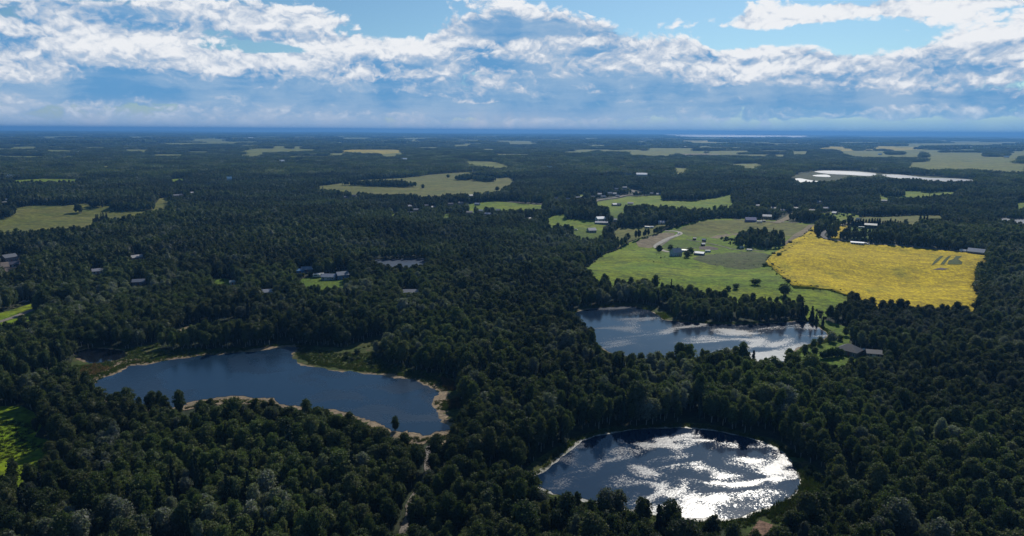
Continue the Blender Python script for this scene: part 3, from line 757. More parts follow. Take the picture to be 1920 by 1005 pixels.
lake('far_b', 'lake', 'water_far', 'long bright far pond stretching right from the wetland')
lake('far_c', 'lake', 'water_far', 'small bright far pond at the near edge of the wetland')
lake('far_d', 'lake', 'water_far', 'tiny bright far pond between the wetland ponds')
lake('horizon', 'lake', 'water_far', 'thin white line of a big lake on the horizon', z=2)

# ------------------------------------------------------------------ plants
def leaves(cent, rad, per, size, up=.35, flat=1.0, sd=0):
    """diamond leaf sprays scattered over puffs"""
    g_ = np.random.default_rng(sd)
    n = len(cent) * per
    c = np.repeat(cent, per, 0); rr = np.repeat(rad, per)
    d = g_.normal(0, 1, (n, 3)); d /= np.linalg.norm(d, axis=1, keepdims=True)
    d[:, 2] = d[:, 2] * .85 + up; d /= np.linalg.norm(d, axis=1, keepdims=True)
    p = c + d * (rr * g_.uniform(.45, 1.05, n))[:, None] * np.array([1, 1, flat])
    nn = d * .8 + g_.normal(0, .62, (n, 3)); nn /= np.linalg.norm(nn, axis=1, keepdims=True)
    t = np.cross(nn, g_.normal(0, 1, (n, 3))); t /= np.linalg.norm(t, axis=1, keepdims=True) + 1e-9
    bt = np.cross(nn, t)
    s = (size * g_.uniform(.6, 1.4, n))[:, None]
    V = np.stack([p - t * s, p - bt * s * .8, p + t * s, p + bt * s * .8], 1).reshape(-1, 3)
    return V, np.arange(n * 4).reshape(-1, 4)


def crown_puffs(kind, h, w, n, seed):
    g_ = np.random.default_rng(seed)
    if kind == 'poplar':
        t = g_.beta(1.2, .95, n); z = h * (.24 + .72 * t)
        prof = np.sin(np.pi * np.clip(t, .02, .97) ** 1.12) ** .55
        rmin, pr = .55, .16 * w
    elif kind == 'round':
        t = g_.uniform(0, 1, n); z = h * (.10 + .86 * t)
        prof = np.sqrt(np.clip(1 - (2 * t - 1) ** 2, .04, 1)); rmin, pr = .4, .18 * w
    else:  # spruce
        t = g_.uniform(0, 1, n) ** .8; t = t * .98; z = h * (.08 + .92 * t)
        prof = (1 - t) ** .85 + .04; rmin, pr = .25, .13 * w
    a = g_.uniform(0, 2 * np.pi, n)
    lump = 1 + .22 * np.sin(2 * a + seed) * np.cos(4 * t + seed * 1.7) + .15 * np.sin(5 * a + 7 * t)
    r = w * .5 * prof * lump * np.sqrt(g_.uniform(rmin, 1.0, n))
    lean = np.array([math.sin(seed * 2.1), math.cos(seed * 1.3)]) * .05 * w
    c = np.stack([r * np.cos(a) + lean[0] * t, r * np.sin(a) + lean[1] * t, z], 1)
    return c, pr * g_.uniform(.7, 1.3, n) * (np.clip(prof, .45, 1) if kind == 'spruce' else 1)


def trunk_geo(h, r0, limbs, seed, w):
    g_ = np.random.default_rng(seed); V = []; Fq = []

    def tube(a, c, ra, rb, k=5):
        a = np.array(a, float); c = np.array(c, float); ax = c - a; ax /= np.linalg.norm(ax)
        u = np.cross(ax, (0.3, 1, .2)); u /= np.linalg.norm(u); v = np.cross(ax, u); o = len(V)
        for p, q in ((a, ra), (c, rb)):
            for i in range(k):
                V.append(p + q * (u * math.cos(2 * math.pi * i / k) + v * math.sin(2 * math.pi * i / k)))
        for i in range(k): Fq.append([o + i, o + (i + 1) % k, o + k + (i + 1) % k, o + k + i])
    bend = g_.normal(0, .02 * h, 2)
    mid = (bend[0], bend[1], h * .5)
    tube((0, 0, -.4), mid, r0, r0 * .6); tube(mid, (0, 0, h * .93), r0 * .6, r0 * .12)
    for _ in range(limbs):
        t = g_.uniform(.3, .75); a = g_.uniform(0, 6.28); L = w * g_.uniform(.25, .42)
        p = (bend[0] * min(1, 2 * t), bend[1] * min(1, 2 * t), h * t)
        tube(p, (p[0] + L * math.cos(a), p[1] + L * math.sin(a), p[2] + L * g_.uniform(.5, 1)), r0 * .35, r0 * .1, 4)
    return np.array(V), np.array(Fq)


def core_geo(kind, h, w, seed, k=9, m=8):
    '''leafy inner mass of the crown, lumpy'''
    t = np.linspace(0.02, .98, m); a = np.linspace(0, 2 * np.pi, k, endpoint=False)
    T, A = np.meshgrid(t, a, indexing='ij')
    if kind == 'poplar': z = h * (.26 + .66 * T); prof = np.sin(np.pi * T ** 1.12) ** .55
    elif kind == 'round': z = h * (.13 + .78 * T); prof = np.sqrt(np.clip(1 - (2 * T - 1) ** 2, .02, 1))
    else: z = h * (.10 + .86 * T); prof = (1 - T) ** .85
    lump = 1 + .22 * np.sin(2 * A + seed) * np.cos(4 * T + seed * 1.7) + .15 * np.sin(5 * A + 7 * T) + np.random.default_rng(seed).normal(0, .10, T.shape)
    r = w * .5 * prof * lump * .74 + .02
    lean = np.array([math.sin(seed * 2.1), math.cos(seed * 1.3)]) * .05 * w
    V = np.stack([r * np.cos(A) + lean[0] * T, r * np.sin(A) + lean[1] * T, z], -1).reshape(-1, 3)
    i = np.arange(m * k).reshape(m, k); j = np.roll(i, -1, 1)
    return V, np.stack([i[:-1], j[:-1], j[1:], i[1:]], -1).reshape(-1, 4)


def tree_meshes(tag_, kind, h, w, n, per, size, limbs, seed, leafmat, barkmat):
    c, pr = crown_puffs(kind, h, w, n, seed)
    V, Fq = leaves(c, pr, per, size, .35 if kind != 'spruce' else .1, .8 if kind != 'spruce' else .55, seed)
    cv, cf = core_geo(kind, h, w, seed)
    Fq = np.concatenate([Fq, cf + len(V)]); V = np.concatenate([V, cv])
    crown = mesh_np(tag_ + '_crown', V, Fq, [M[leafmat]])
    tv, tf = trunk_geo(h, .016 * h, limbs, seed, w)
    trunk = mesh_np(tag_ + '_trunk', tv, tf, [M[barkmat]])
    both = mesh_np(tag_, np.concatenate([V, tv]), np.concatenate([Fq, tf + len(V)]), [M[leafmat], M[barkmat]], np.r_[np.zeros(len(Fq)), np.ones(len(tf))])
    return crown, trunk, both


PROTO = bpy.data.collections.new('plant_prototypes')   # never linked to the scene
VAR = []


def proto(me):
    o = bpy.data.objects.new('proto_%03d' % len(VAR), me); PROTO.objects.link(o); VAR.append(o); return len(VAR) - 1


NEAR = [tree_meshes('poplar%d' % i, 'poplar', hh, ww, 120, 17, .25, 4, 20 + i, 'leaf', 'bark') for i, (hh, ww) in enumerate([(13.3, 5.8), (13.3, 5.4), (12.6, 6.4), (14, 6.0), (13.3, 5.2), (12.8, 6.8)])]
NEARS = [tree_meshes('spruce%d' % i, 'spruce', 14, 4.6, 110, 15, .22, 0, 60 + i, 'needle', 'bark_dark') for i in range(2)]
BUSH = [tree_meshes('bush%d' % i, 'round', 4.2, 4.6, 34, 15, .24, 3, 80 + i, 'shrub', 'bark_dark') for i in range(3)]
ROUND = [tree_meshes('round%d' % i, 'round', 7.0, 5.6, 60, 16, .26, 4, 90 + i, 'leaf', 'bark_dark') for i in range(2)]
SILV = [tree_meshes('silver%d' % i, 'poplar', 13.3, 6.2, 110, 15, .25, 5, 40 + i, 'silver', 'bark') for i in range(3)]
V_SILV = [proto(t[2]) for t in SILV]
V_NEAR = [proto(t[2]) for t in NEAR]; V_SPR = [proto(t[2]) for t in NEARS]; V_BUSH = [proto(t[2]) for t in BUSH]; V_RND = [proto(t[2]) for t in ROUND]
V_MID = [proto(tree_meshes('midpop%d' % i, 'poplar', 13.3, 5.8, 54, 9, .40, 0, 120 + i, 'leaf', 'bark')[2]) for i in range(5)]
V_MIDS = [proto(tree_meshes('midspr%d' % i, 'spruce', 14, 4.6, 54, 8, .38, 0, 140 + i, 'needle', 'bark_dark')[2]) for i in range(2)]


def patch(size, space, k, leaf, hgt_, wid, seed):
    """a plot of distant woodland"""
    g_ = np.random.default_rng(seed); Vs, Fs, o = [], [], 0
    n = int(size / space)
    for i in range(n):
        for j in range(n):
            x = (i + .5 + g_.uniform(-.45, .45)) * space - size / 2; y = (j + .5 + g_.uniform(-.45, .45)) * space - size / 2
            c, pr = crown_puffs('poplar', hgt_ * g_.uniform(.75, 1.2), wid * g_.uniform(.8, 1.2), k, int(g_.integers(1e6)))
            V, Fq = leaves(c + np.array([x, y, 0]), pr * 1.3, 1, leaf, .5, .9, int(g_.integers(1e6)))
            Vs.append(V); Fs.append(Fq + o); o += len(V)
    return mesh_np('woodland_patch', np.concatenate(Vs), np.concatenate(Fs), [M['leaf']])


V_PAT = [proto(patch(26, 5.2, 40, .85, 13, 6.0, 200 + i)) for i in range(4)]
V_FAR = [proto(patch(150, 15, 10, 6.5, 15, 17, 220 + i)) for i in range(3)]


def tuft(seed, h, mat, n=46, spread=.9):
    g_ = np.random.default_rng(seed); V = []
    for _ in range(n):
        a = g_.uniform(0, 6.28); r = spread * math.sqrt(g_.uniform()); x, y = r * math.cos(a), r * math.sin(a)
        b_ = g_.uniform(0, 6.28); hh = h * g_.uniform(.6, 1.2); w_ = .10
        lx, ly = g_.normal(0, .25 * hh, 2)
        V += [(x - w_ * math.cos(b_), y - w_ * math.sin(b_), -.1), (x + w_ * math.cos(b_), y + w_ * math.sin(b_), -.1), (x + lx, y + ly, hh)]
    return proto(mesh_np('sedge_tuft', np.array(V), np.arange(n * 3).reshape(-1, 3), [M[mat]]))


V_TUFT = [tuft(300 + i, .8, 'reed') for i in range(3)]
V_DRY = [tuft(310 + i, 1.3, 'dryreed') for i in range(2)]


def scatter(name, P, var, rz, scl, label):
    me = bpy.data.meshes.new(name); me.vertices.add(len(P)); me.vertices.foreach_set('co', P.astype(np.float32).ravel())
    a = me.attributes.new('variant', 'INT', 'POINT'); a.data.foreach_set('value', var.astype(np.int32))
    a = me.attributes.new('turn', 'FLOAT_VECTOR', 'POINT'); a.data.foreach_set('vector', np.stack([rz * 0, rz * 0, rz], 1).astype(np.float32).ravel())
    a = me.attributes.new('size', 'FLOAT_VECTOR', 'POINT'); a.data.foreach_set('vector', scl.astype(np.float32).ravel())
    o = link(name, me)
    ng = bpy.data.node_groups.new(name + '_scatter', 'GeometryNodeTree')
    ng.interface.new_socket('Geometry', in_out='INPUT', socket_type='NodeSocketGeometry')
    ng.interface.new_socket('Geometry', in_out='OUTPUT', socket_type='NodeSocketGeometry')
    N = ng.nodes; gi = N.new('NodeGroupInput'); go = N.new('NodeGroupOutput')
    iop = N.new('GeometryNodeInstanceOnPoints'); ci = N.new('GeometryNodeCollectionInfo')
    ci.inputs['Collection'].default_value = PROTO; ci.inputs['Separate Children'].default_value = True; ci.inputs['Reset Children'].default_value = True
    iop.inputs['Pick Instance'].default_value = True

    def attr(nm, ty):
        q = N.new('GeometryNodeInputNamedAttribute'); q.data_type = ty; q.inputs['Name'].default_value = nm; return q.outputs['Attribute']
    L = ng.links.new
    L(gi.outputs[0], iop.inputs['Points']); L(ci.outputs[0], iop.inputs['Instance'])
    L(attr('variant', 'INT'), iop.inputs['Instance Index'])
    L(attr('turn', 'FLOAT_VECTOR'), iop.inputs['Rotation']); L(attr('size', 'FLOAT_VECTOR'), iop.inputs['Scale'])
    L(iop.outputs[0], go.inputs[0])
    o.modifiers.new('scatter', 'NODES').node_group = ng
    return tag(o, label, kind='stuff')


HOUSES = []      # filled below before trees are placed: (xyz, half width, height)

# ------------------------------------------------------------------ buildings and other built things
def boxv(x0, x1, y0, y1, z0, z1):
    V = [(x0, y0, z0), (x1, y0, z0), (x1, y1, z0), (x0, y1, z0), (x0, y0, z1), (x1, y0, z1), (x1, y1, z1), (x0, y1, z1)]
    return V, [[0, 3, 2, 1], [4, 5, 6, 7], [0, 1, 5, 4], [1, 2, 6, 5], [2, 3, 7, 6], [3, 0, 4, 7]]


def join(parts):
    V, Fq = [], []
    for v, f in parts:
        o = len(V); V += list(v); Fq += [[i + o for i in q] for q in f]
    return V, Fq


_cm = {}


def cmat(col, kind='paint'):
    k = (col, kind)
    if k not in _cm:
        _cm[k] = mat_plain('%s_%02d' % (kind, len(_cm)), col, {'paint': .75, 'roofing': .55, 'glass': .12, 'metal': .4}[kind], .12, .8, spec=.5 if kind != 'paint' else .3)
    return _cm[k]


WHITE, CREAM, GREYB, DKGREY, SLATE, PALEBL, BROWN = (.52, .52, .50), (.42, .40, .35), (.17, .20, .25), (.06, .062, .065), (.095, .105, .125), (.24, .29, .36), (.10, .06, .045)
GLASS = (.03, .04, .05)


def house(name, label, cat, px, py, w, d, h, rh, yaw=0.0, wall=WHITE, roof=SLATE, style='gable', win=3, door=True, garage=False, chimney=False, group=None, base=None):
    p = P1(px, py) if base is None else base
    e = link(name, None, None, (p[0], p[1], p[2] + .02)); yaw0 = -math.atan2(p[0], p[1]); e.rotation_euler = (0, 0, yaw0 + R(yaw))
    tag(e, label, cat, group)
    if style == 'gable':
        V, Fq = boxv(-w / 2, w / 2, -d / 2, d / 2, -1.2, h)
        V += [(-w / 2, 0, h + rh - .05), (w / 2, 0, h + rh - .05)]
        Fq = [q for q in Fq if q != [4, 5, 6, 7]] + [[3, 0, 4, 8, 7], [1, 2, 6, 9, 5], [4, 5, 9, 8], [6, 7, 8, 9]]
        Fq = [q for q in Fq if q not in ([1, 2, 6, 5], [3, 0, 4, 7])]
    else:
        V, Fq = boxv(-w / 2, w / 2, -d / 2, d / 2, -1.2, h)
    link('wall', mesh_np('wall', V, Fq, [cmat(wall)]), e)
    ov = .45; th = .14
    if style == 'gable':
        pr = []
        k = rh / (d / 2)
        for s in (-1, 1):
            y0, z0 = s * (d / 2 + ov), h - k * ov
            V = [(-w / 2 - ov, y0, z0), (w / 2 + ov, y0, z0), (w / 2 + ov, 0, h + rh), (-w / 2 - ov, 0, h + rh)]
            V += [(a, c, z + th) for a, c, z in V]
            pr.append((V, [[0, 1, 2, 3], [4, 5, 6, 7], [0, 1, 5, 4], [1, 2, 6, 5], [2, 3, 7, 6], [3, 0, 4, 7]]))
        V, Fq = join(pr)
    elif style == 'hip':
        k = max(.3, w / 2 - d / 2)
        a, c = w / 2 + ov, d / 2 + ov
        V = [(-a, -c, h), (a, -c, h), (a, c, h), (-a, c, h), (-k, 0, h + rh), (k, 0, h + rh)]
        Fq = [[0, 1, 5, 4], [1, 2, 5], [2, 3, 4, 5], [3, 0, 4], [0, 3, 2, 1]]
    else:
        V, Fq = boxv(-w / 2 - .3, w / 2 + .3, -d / 2 - .3, d / 2 + .3, h, h + .2)
        V = [(x, y, z + (rh if y > 0 else 0)) for x, y, z in V]
    me = mesh_np('roof', V, Fq, [cmat(roof, 'roofing')])
    bm = bmesh.new(); bm.from_mesh(me); bmesh.ops.recalc_face_normals(bm, faces=bm.faces[:]); bm.to_mesh(me); bm.free()
    rf = link('roof', me, e)
    if chimney:
        V, Fq = boxv(w * .2, w * .2 + .7, .3, 1.0, h + .2, h + rh + .9)
        link('chimney', mesh_np('chimney', V, Fq, [cmat(BROWN)]), rf)
    fr = cmat((.75, .75, .74)); gl = cmat(GLASS, 'glass')

    def window(x, z, ww, hh, face):
        if face == 0: V, Fq = boxv(x - ww / 2, x + ww / 2, -d / 2 - .07, -d / 2 + .02, z - hh / 2, z + hh / 2)
        else: V, Fq = boxv(face * w / 2 - .05, face * w / 2 + .07, x - ww / 2, x + ww / 2, z - hh / 2, z + hh / 2)
        o = link('window', mesh_np('window', V, Fq, [fr]), e)
        if face == 0: V, Fq = boxv(x - ww * .42, x + ww * .42, -d / 2 - .10, -d / 2 - .03, z - hh * .42, z + hh * .42)
        else: V, Fq = boxv(face * w / 2 - .04 + (.0 if face > 0 else -.06), face * w / 2 + .10 + (0 if face > 0 else -.06), x - ww * .42, x + ww * .42, z - hh * .42, z + hh * .42)
        link('pane', mesh_np('pane', V, Fq, [gl]), o)
    floors = 2 if h > 4.6 else 1
    for f in range(floors):
        z = 1.5 + 2.7 * f
        for i in range(win):
            x = -w / 2 + w * (i + .5) / win
            if door and f == 0 and i == win // 2: continue
            if z < h - .5: window(x, z, 1.3, 1.3, 0)
        if style == 'gable' and win and z < h: window(0, z, 1.2, 1.2, 1); window(0, z, 1.2, 1.2, -1)
    if door:
        x = -w / 2 + w * (win // 2 + .5) / max(win, 1)
        V, Fq = boxv(x - .5, x + .5, -d / 2 - .08, -d / 2 + .02, 0, 2.1)
        link('door', mesh_np('door', V, Fq, [cmat((.25, .10, .08))]), e)
    if garage:
        V, Fq = boxv(-w * .32, w * .10, -d / 2 - .09, -d / 2 + .02, 0, min(2.6, h - .3))
        link('garage_door', mesh_np('garage_door', V, Fq, [cmat((.55, .55, .54))]), e)
    HOUSES.append((p, max(w, d) * .5, h + rh))
    return e


house('farmhouse', 'two storey grey blue farmhouse with steep roof between dark spruces in the meadow', 'house', 1267, 480, 9.5, 7.5, 4.2, 3.6, 38, (.36, .40, .46), (.20, .23, .28), win=4, chimney=True)
house('barn', 'low barn with white metal roof right of the farmhouse', 'barn', 1311, 479, 9.5, 6.5, 2.8, 1.2, -14, GREYB, (.78, .78, .76), win=2)
house('shed', 'long white roofed shelter behind the farmhouse', 'shed', 1284, 472.5, 6, 3.0, 2.0, .5, 0, WHITE, (.8, .79, .74), 'shed', 0, False)
house('shed', 'dark little shed on the track behind the mown lawn', 'shed', 1302, 450, 3.4, 3, 2.3, .8, 15, DKGREY, DKGREY, win=1)
house('shed', 'blue grey shed beside the dark shed on the track', 'shed', 1320, 453, 4.0, 3.2, 2.4, 1.0, -20, SLATE, PALEBL, win=1)
house('shed', 'dark shed with white roof by the garden bed', 'shed', 1318, 461, 3.6, 3.2, 2.4, .9, 25, BROWN, WHITE, win=1)
house('barn', 'purple blue barn on the crest of the dry pasture', 'barn', 1407, 416.5, 14, 10, 3.6, 3.2, 10, (.17, .15, .30), (.15, .15, .32), win=3)
house('house', 'white roofed house among trees by the crossroads', 'house', 1438, 409, 12, 8, 3.0, 2.2, 0, CREAM, WHITE)
house('barn', 'dark teal barn in front of the spruce windbreak', 'barn', 1632, 428.5, 13.5, 8, 4.8, 1.6, 0, (.03, .055, .055), (.10, .14, .16), win=2)
house('house', 'low grey bungalow right of the dark teal barn', 'house', 1646, 424, 9, 6, 2.6, 1.6, 0, GREYB, SLATE)
house('cabin', 'tiny white roofed hut alone in the olive meadow', 'hut', 1608.5, 414, 4.2, 3.2, 2.2, 1.4, 0, BROWN, WHITE, win=1)
house('mobile_home', 'long white mobile home at the top edge of the canola', 'mobile home', 1607, 459, 12.5, 4.2, 2.7, .7, 0, WHITE, (.66, .68, .72), win=5)
house('house', 'wide house with pale blue roof at the right top corner of the canola', 'house', 1830, 477, 14, 9, 3.2, 2.8, -8, (.12, .13, .14), PALEBL, win=4)
house('shed', 'white shed just left of the pale blue roofed house', 'shed', 1805, 474, 5, 4, 2.4, 1.2, 0, WHITE, WHITE, win=1)
house('barn', 'barn with gleaming white roof in the middle of the hamlet trees', 'barn', 1125, 415, 12, 8, 4.2, 2.4, 30, WHITE, (.82, .82, .82), win=2)
house('house', 'long pale bungalow below the white roofed barn', 'house', 1128, 420.5, 17, 6, 2.6, 1.4, 0, (.30, .29, .33), (.26, .26, .31), win=6)
house('shed', 'small white shed right of the white roofed barn', 'shed', 1153, 415, 5, 4, 2.5, 1.2, 0, WHITE, WHITE, win=1)
house('house', 'grey roofed house in the yard near the forest point', 'house', 1109, 435.5, 10, 8, 3.0, 2.6, 25, CREAM, GREYB)
house('house', 'pale roofed cottage behind the yellowish meadow', 'house', 1240, 420, 8, 6, 2.6, 1.8, 0, WHITE, PALEBL)
house('mobile_home', 'small white trailer home in the yellowish meadow', 'mobile home', 1213.5, 428, 5.5, 2.6, 2.4, .4, 0, WHITE, WHITE, win=2)
house('shed', 'white garden shed right of the small trailer home', 'shed', 1222, 428, 4.2, 3, 2.2, .8, 0, WHITE, (.6, .6, .6), win=1)
house('house', 'grey two storey house at the left edge above the verge', 'house', 18, 490, 10.5, 8, 4.4, 2.4, 25, (.19, .20, .22), SLATE, win=3)
house('garage', 'dark garage with white door in front of the grey two storey house', 'garage', 27.5, 500, 6.5, 6, 2.7, 1.8, 0, (.06, .06, .09), (.07, .07, .10), 'gable', 1, False, True)
house('house', 'white cottage right of the dark garage', 'house', 50, 491, 8, 7, 2.9, 2.0, -30, WHITE, SLATE)
house('house', 'blue grey metal roof showing alone between forest trees on the left', 'house', 261, 534, 8.5, 6, 3.0, 1.6, -12, GREYB, (.17, .19, .235))
house('garage', 'wide pale blue garage on the bright forest lawn', 'garage', 618, 524, 11, 8, 3.0, 1.8, -18, PALEBL, (.21, .235, .28), 'gable', 3, False, True)
house('house', 'blue house right of the wide pale blue garage', 'house', 642, 522.5, 9, 7, 3.8, 2.2, 15, (.22, .32, .52), GREYB)
house('shed', 'blue shed behind the bushes left of the bright forest lawn', 'shed', 563, 512, 6, 4, 2.6, 1.2, 0, (.08, .25, .55), (.12, .30, .55), win=1)
house('house', 'grey roofed house half hidden behind the blue shed', 'house', 576, 510, 9, 7, 3.0, 1.8, 0, SLATE, GREYB)
house('house', 'small pale roof alone in the forest below the bright lawn', 'house', 501, 553, 7, 6, 2.8, 1.6, 0, CREAM, (.28, .30, .34), win=2)
house('house', 'long grey bungalow in a forest gap near the picture centre', 'house', 771, 553, 11.5, 7, 2.6, 1.6, -5, (.2, .19, .18), (.18, .19, .215), win=4)
house('house', 'large house with dark hipped roof on the lakeside lawn', 'house', 1592, 664, 11, 8.5, 2.9, 3.0, -22, (.16, .15, .15), (.055, .057, .066), 'hip', 4)
house('garage', 'low dark roofed garage right of the lakeside house', 'garage', 1637, 668, 7.5, 5.5, 2.4, 1.3, 15, (.20, .19, .19), (.075, .075, .085), 'gable', 2, False, True)
house('shed', 'white tipped shed on the left forest lawn', 'shed', 436, 534, 4, 3, 2.6, 1.0, 0, WHITE, WHITE, win=1)
house('house', 'pale roofed house among junk in the left forest', 'house', 256, 487, 11, 7, 2.8, 1.8, 20, (.3, .28, .26), (.34, .33, .33))
house('house', 'white walled house low in the left forest', 'house', 184, 513, 8, 6, 2.8, 1.6, 0, WHITE, (.28, .28, .31))
NTH = ['first', 'second', 'third', 'fourth', 'fifth', 'sixth', 'seventh', 'eighth', 'ninth', 'tenth', 'eleventh', 'twelfth', 'thirteenth', 'fourteenth', 'fifteenth', 'sixteenth', 'seventeenth', 'eighteenth']


def row(pts, name, cat, text, group, build):
    """houses of one cluster, told apart by their order from the left"""
    pts = sorted(pts, key=lambda q: q[0])
    for i, q in enumerate(pts):
        build(q, name, '%s, %s from the left' % (text, NTH[i]), cat, group)


def b_ham(q, name, label, cat, group):
    c = q[2]
    house(name, label, cat, q[0], q[1], random.uniform(7, 10), 7, random.choice([2.6, 4.2]), 2.2, random.uniform(-40, 40), (.26, .24, .23), (c * .5, c * .54, c * .62), win=2, group=group)


def b_vil(q, name, label, cat, group):
    c = random.choice([.1, .15, .22, .4])
    house(name, label, cat, q[0], q[1], random.uniform(6, 9.5), 6, 2.6, 1.7, random.uniform(-40, 40), (.26, .25, .24), (c, c, c * 1.08), win=2, group=group)


def b_far(q, name, label, cat, group):
    house(name, label, cat, q[0], q[1], q[2], q[2] * .5, 6, 4, random.uniform(-15, 15), WHITE, (.85, .85, .84), win=0, door=False, group=group)


row([(1083, 375, .36), (1091, 373, .42), (1101, 376, .30), (1112, 372, .34), (1124, 368, .44), (1131, 371, .36), (1143, 366, .5), (1152, 367, .4), (1156, 358, .4), (1171, 355, .36), (1158, 370, .3), (1065, 378, .3), (1042, 376, .36)], 'house', 'house', 'hamlet house behind the pale road bend', 'houses of the hamlet by the road bend', b_ham)
row([(1222, 365, .30), (1234, 366.5, .55)], 'house', 'house', 'house right of the road bend at the meadow top', 'houses right of the road bend', b_ham)
row([(768, 389), (780, 396), (770, 402), (800, 388), (812, 391), (883, 369), (845, 385), (864, 383), (902, 398), (915, 404), (895, 385), (880, 401), (934, 397)], 'house', 'house', 'small house in the trees below the long meadow', 'houses in the trees below the long meadow', b_vil)
row([(648, 372), (664, 369)], 'house', 'house', 'small house on the left ridge below the long meadow', 'houses on the ridge', b_vil)
row([(1450, 393), (1468, 397), (1492, 393), (1522, 397), (1536, 381), (1420, 388), (1548, 393), (1565, 402)], 'house', 'house', 'small house in the trees behind the crossroads', 'houses behind the crossroads', b_vil)
row([(1182, 384), (1152, 386), (1160, 386)], 'house', 'house', 'low pale house in the belt below the road bend meadow', 'houses below the road bend meadow', b_vil)
row([(990, 414), (1015, 397)], 'house', 'house', 'small house in the forest left of the hamlet yard', 'houses left of the hamlet yard', b_vil)
row([(15, 377), (8, 383)], 'house', 'house', 'small house above the wide olive meadow at the left edge', 'houses above the olive meadow', b_vil)
row([(330, 369), (340, 368), (360, 364)], 'house', 'house', 'small house beyond the right tip of the wide olive meadow', 'houses beyond the olive meadow', b_vil)
row([(1658, 379)], 'house', 'house', 'small house alone below the forest meadow on the right', None, b_vil)
row([(757, 301, 26), (530, 305, 22), (1203, 331, 30), (1178, 330, 16), (1031, 317, 18), (1285, 277, 36), (1359, 275, 30), (1808, 278, 36), (1854, 280, 34), (1887, 296, 22), (1650, 291, 18), (150, 287, 20), (20, 336, 16), (430, 339, 12), (470, 259, 60), (1420, 322, 18)], 'farm_building', 'barn', 'white farm roof like a speck in the far forest', 'far white farm roofs', b_far)


def vehicle(name, label, cat, px, py, L, W, Hh, col, yaw, kind='car'):
    p = P1(px, py)
    e = link(name, None, None, (p[0], p[1], p[2] + .35 + math.hypot(p[0], p[1]) / 4000), -math.atan2(p[0], p[1]) + R(yaw)); tag(e, label, cat)
    if kind == 'car':
        prof = [(-L / 2, .35), (L / 2, .35), (L / 2, .85), (L * .27, .95), (L * .14, Hh), (-L * .30, Hh), (-L * .45, 1.0), (-L / 2, .9)]
        gprof = [(L * .25, .98), (L * .135, Hh - .08), (-L * .29, Hh - .08), (-L * .43, 1.02)]
    else:
        prof = [(-L / 2, .45), (L / 2, .45), (L / 2, Hh * .7), (L * .46, Hh), (-L * .48, Hh), (-L / 2, Hh * .9)]
        gprof = [(L * .1, Hh * .55), (L * .1, Hh * .8), (-L * .3, Hh * .8), (-L * .3, Hh * .55)]

    def extr(pr, hw, m, nm):
        n = len(pr); V = [(x, -hw, z) for x, z in pr] + [(x, hw, z) for x, z in pr]
        Fq = [list(range(n))[::-1], list(range(n, 2 * n))] + [[i, (i + 1) % n, n + (i + 1) % n, n + i] for i in range(n)]
        me = mesh_np(nm, V, Fq, [m]); bm = bmesh.new(); bm.from_mesh(me); bmesh.ops.recalc_face_normals(bm, faces=bm.faces[:])
        if nm == 'body': bmesh.ops.bevel(bm, geom=bm.edges[:], offset=.06, segments=1, affect='EDGES')
        bm.to_mesh(me); bm.free(); link(nm, me, e)
    extr(prof, W / 2, cmat(col, 'metal'), 'body'); extr(gprof, W / 2 + .02, cmat(GLASS, 'glass'), 'window')
    for sx in (-1, 1):
        for sy in (-1, 1):
            V = []; k = 10
            for yy in (-.11, .11):
                for i in range(k): V.append((sx * L * .32 + .33 * math.cos(6.2832 * i / k), sy * (W / 2 - .06) + yy, .33 + .33 * math.sin(6.2832 * i / k)))
            Fq = [list(range(k)), list(range(k, 2 * k))[::-1]] + [[i, (i + 1) % k, k + (i + 1) % k, k + i] for i in range(k)]
            link('wheel', mesh_np('wheel', V, Fq, [cmat((.02, .02, .02))]), e)
    HOUSES.append((p, 2, 1.5))


vehicle('car', 'white car on the bend of the farm driveway', 'car', 1273, 440, 4.6, 1.8, 1.5, WHITE, 60)
vehicle('camper', 'white camper trailer right of the low barn', 'camper', 1327, 474.5, 6, 2.3, 2.6, WHITE, 15, 'van')
vehicle('camper', 'white camper by the grove left of the canola', 'camper', 1391, 467, 4.5, 2.2, 2.6, WHITE, 40, 'van')
vehicle('trailer', 'low white trailer lying in the grass near the grove', 'trailer', 1405, 471, 6, 2.4, 1.7, WHITE, 0, 'van')
vehicle('camper', 'white camper, left of the two by the pale blue garage', 'camper', 594, 521, 6, 2.4, 2.9, WHITE, -15, 'van')
vehicle('camper', 'white camper, right of the two by the pale blue garage', 'camper', 600.5, 519.5, 6, 2.4, 2.9, WHITE, -15, 'van')
vehicle('van', 'white van right of the long mobile home', 'van', 1620, 459, 5, 2.0, 2.1, WHITE, 0, 'van')
vehicle('car', 'grey car right of the white van by the canola', 'car', 1626, 460, 4.5, 1.8, 1.5, (.4, .42, .46), 5)
vehicle('truck', 'white truck beside the purple blue barn', 'truck', 1424, 418.5, 7, 2.4, 2.6, WHITE, 10, 'van')
vehicle('truck', 'dark truck parked right of the white truck by the barn', 'truck', 1431, 417, 6, 2.3, 2.4, (.05, .05, .05), 0, 'van')
vehicle('car', 'white car parked by the grey roofed house in the yard', 'car', 1080, 432.5, 4.6, 1.8, 1.6, WHITE, 0)
vehicle('van', 'white van on the drive of the lakeside house', 'van', 1616, 664, 5, 2, 2.3, WHITE, 50, 'van')
vehicle('camper', 'white trailer in the farmyard left of the dark teal barn', 'camper', 1615, 429.5, 7, 2.5, 2.6, WHITE, 0, 'van')
vehicle('car', 'dark car on the side road verge at the left edge', 'car', 41, 571, 4.6, 1.8, 1.5, (.04, .04, .06), 20)
vehicle('car', 'grey car next to the dark car on the left verge', 'car', 48, 568, 4.6, 1.8, 1.5, (.3, .3, .36), 20)
#BUILDEND

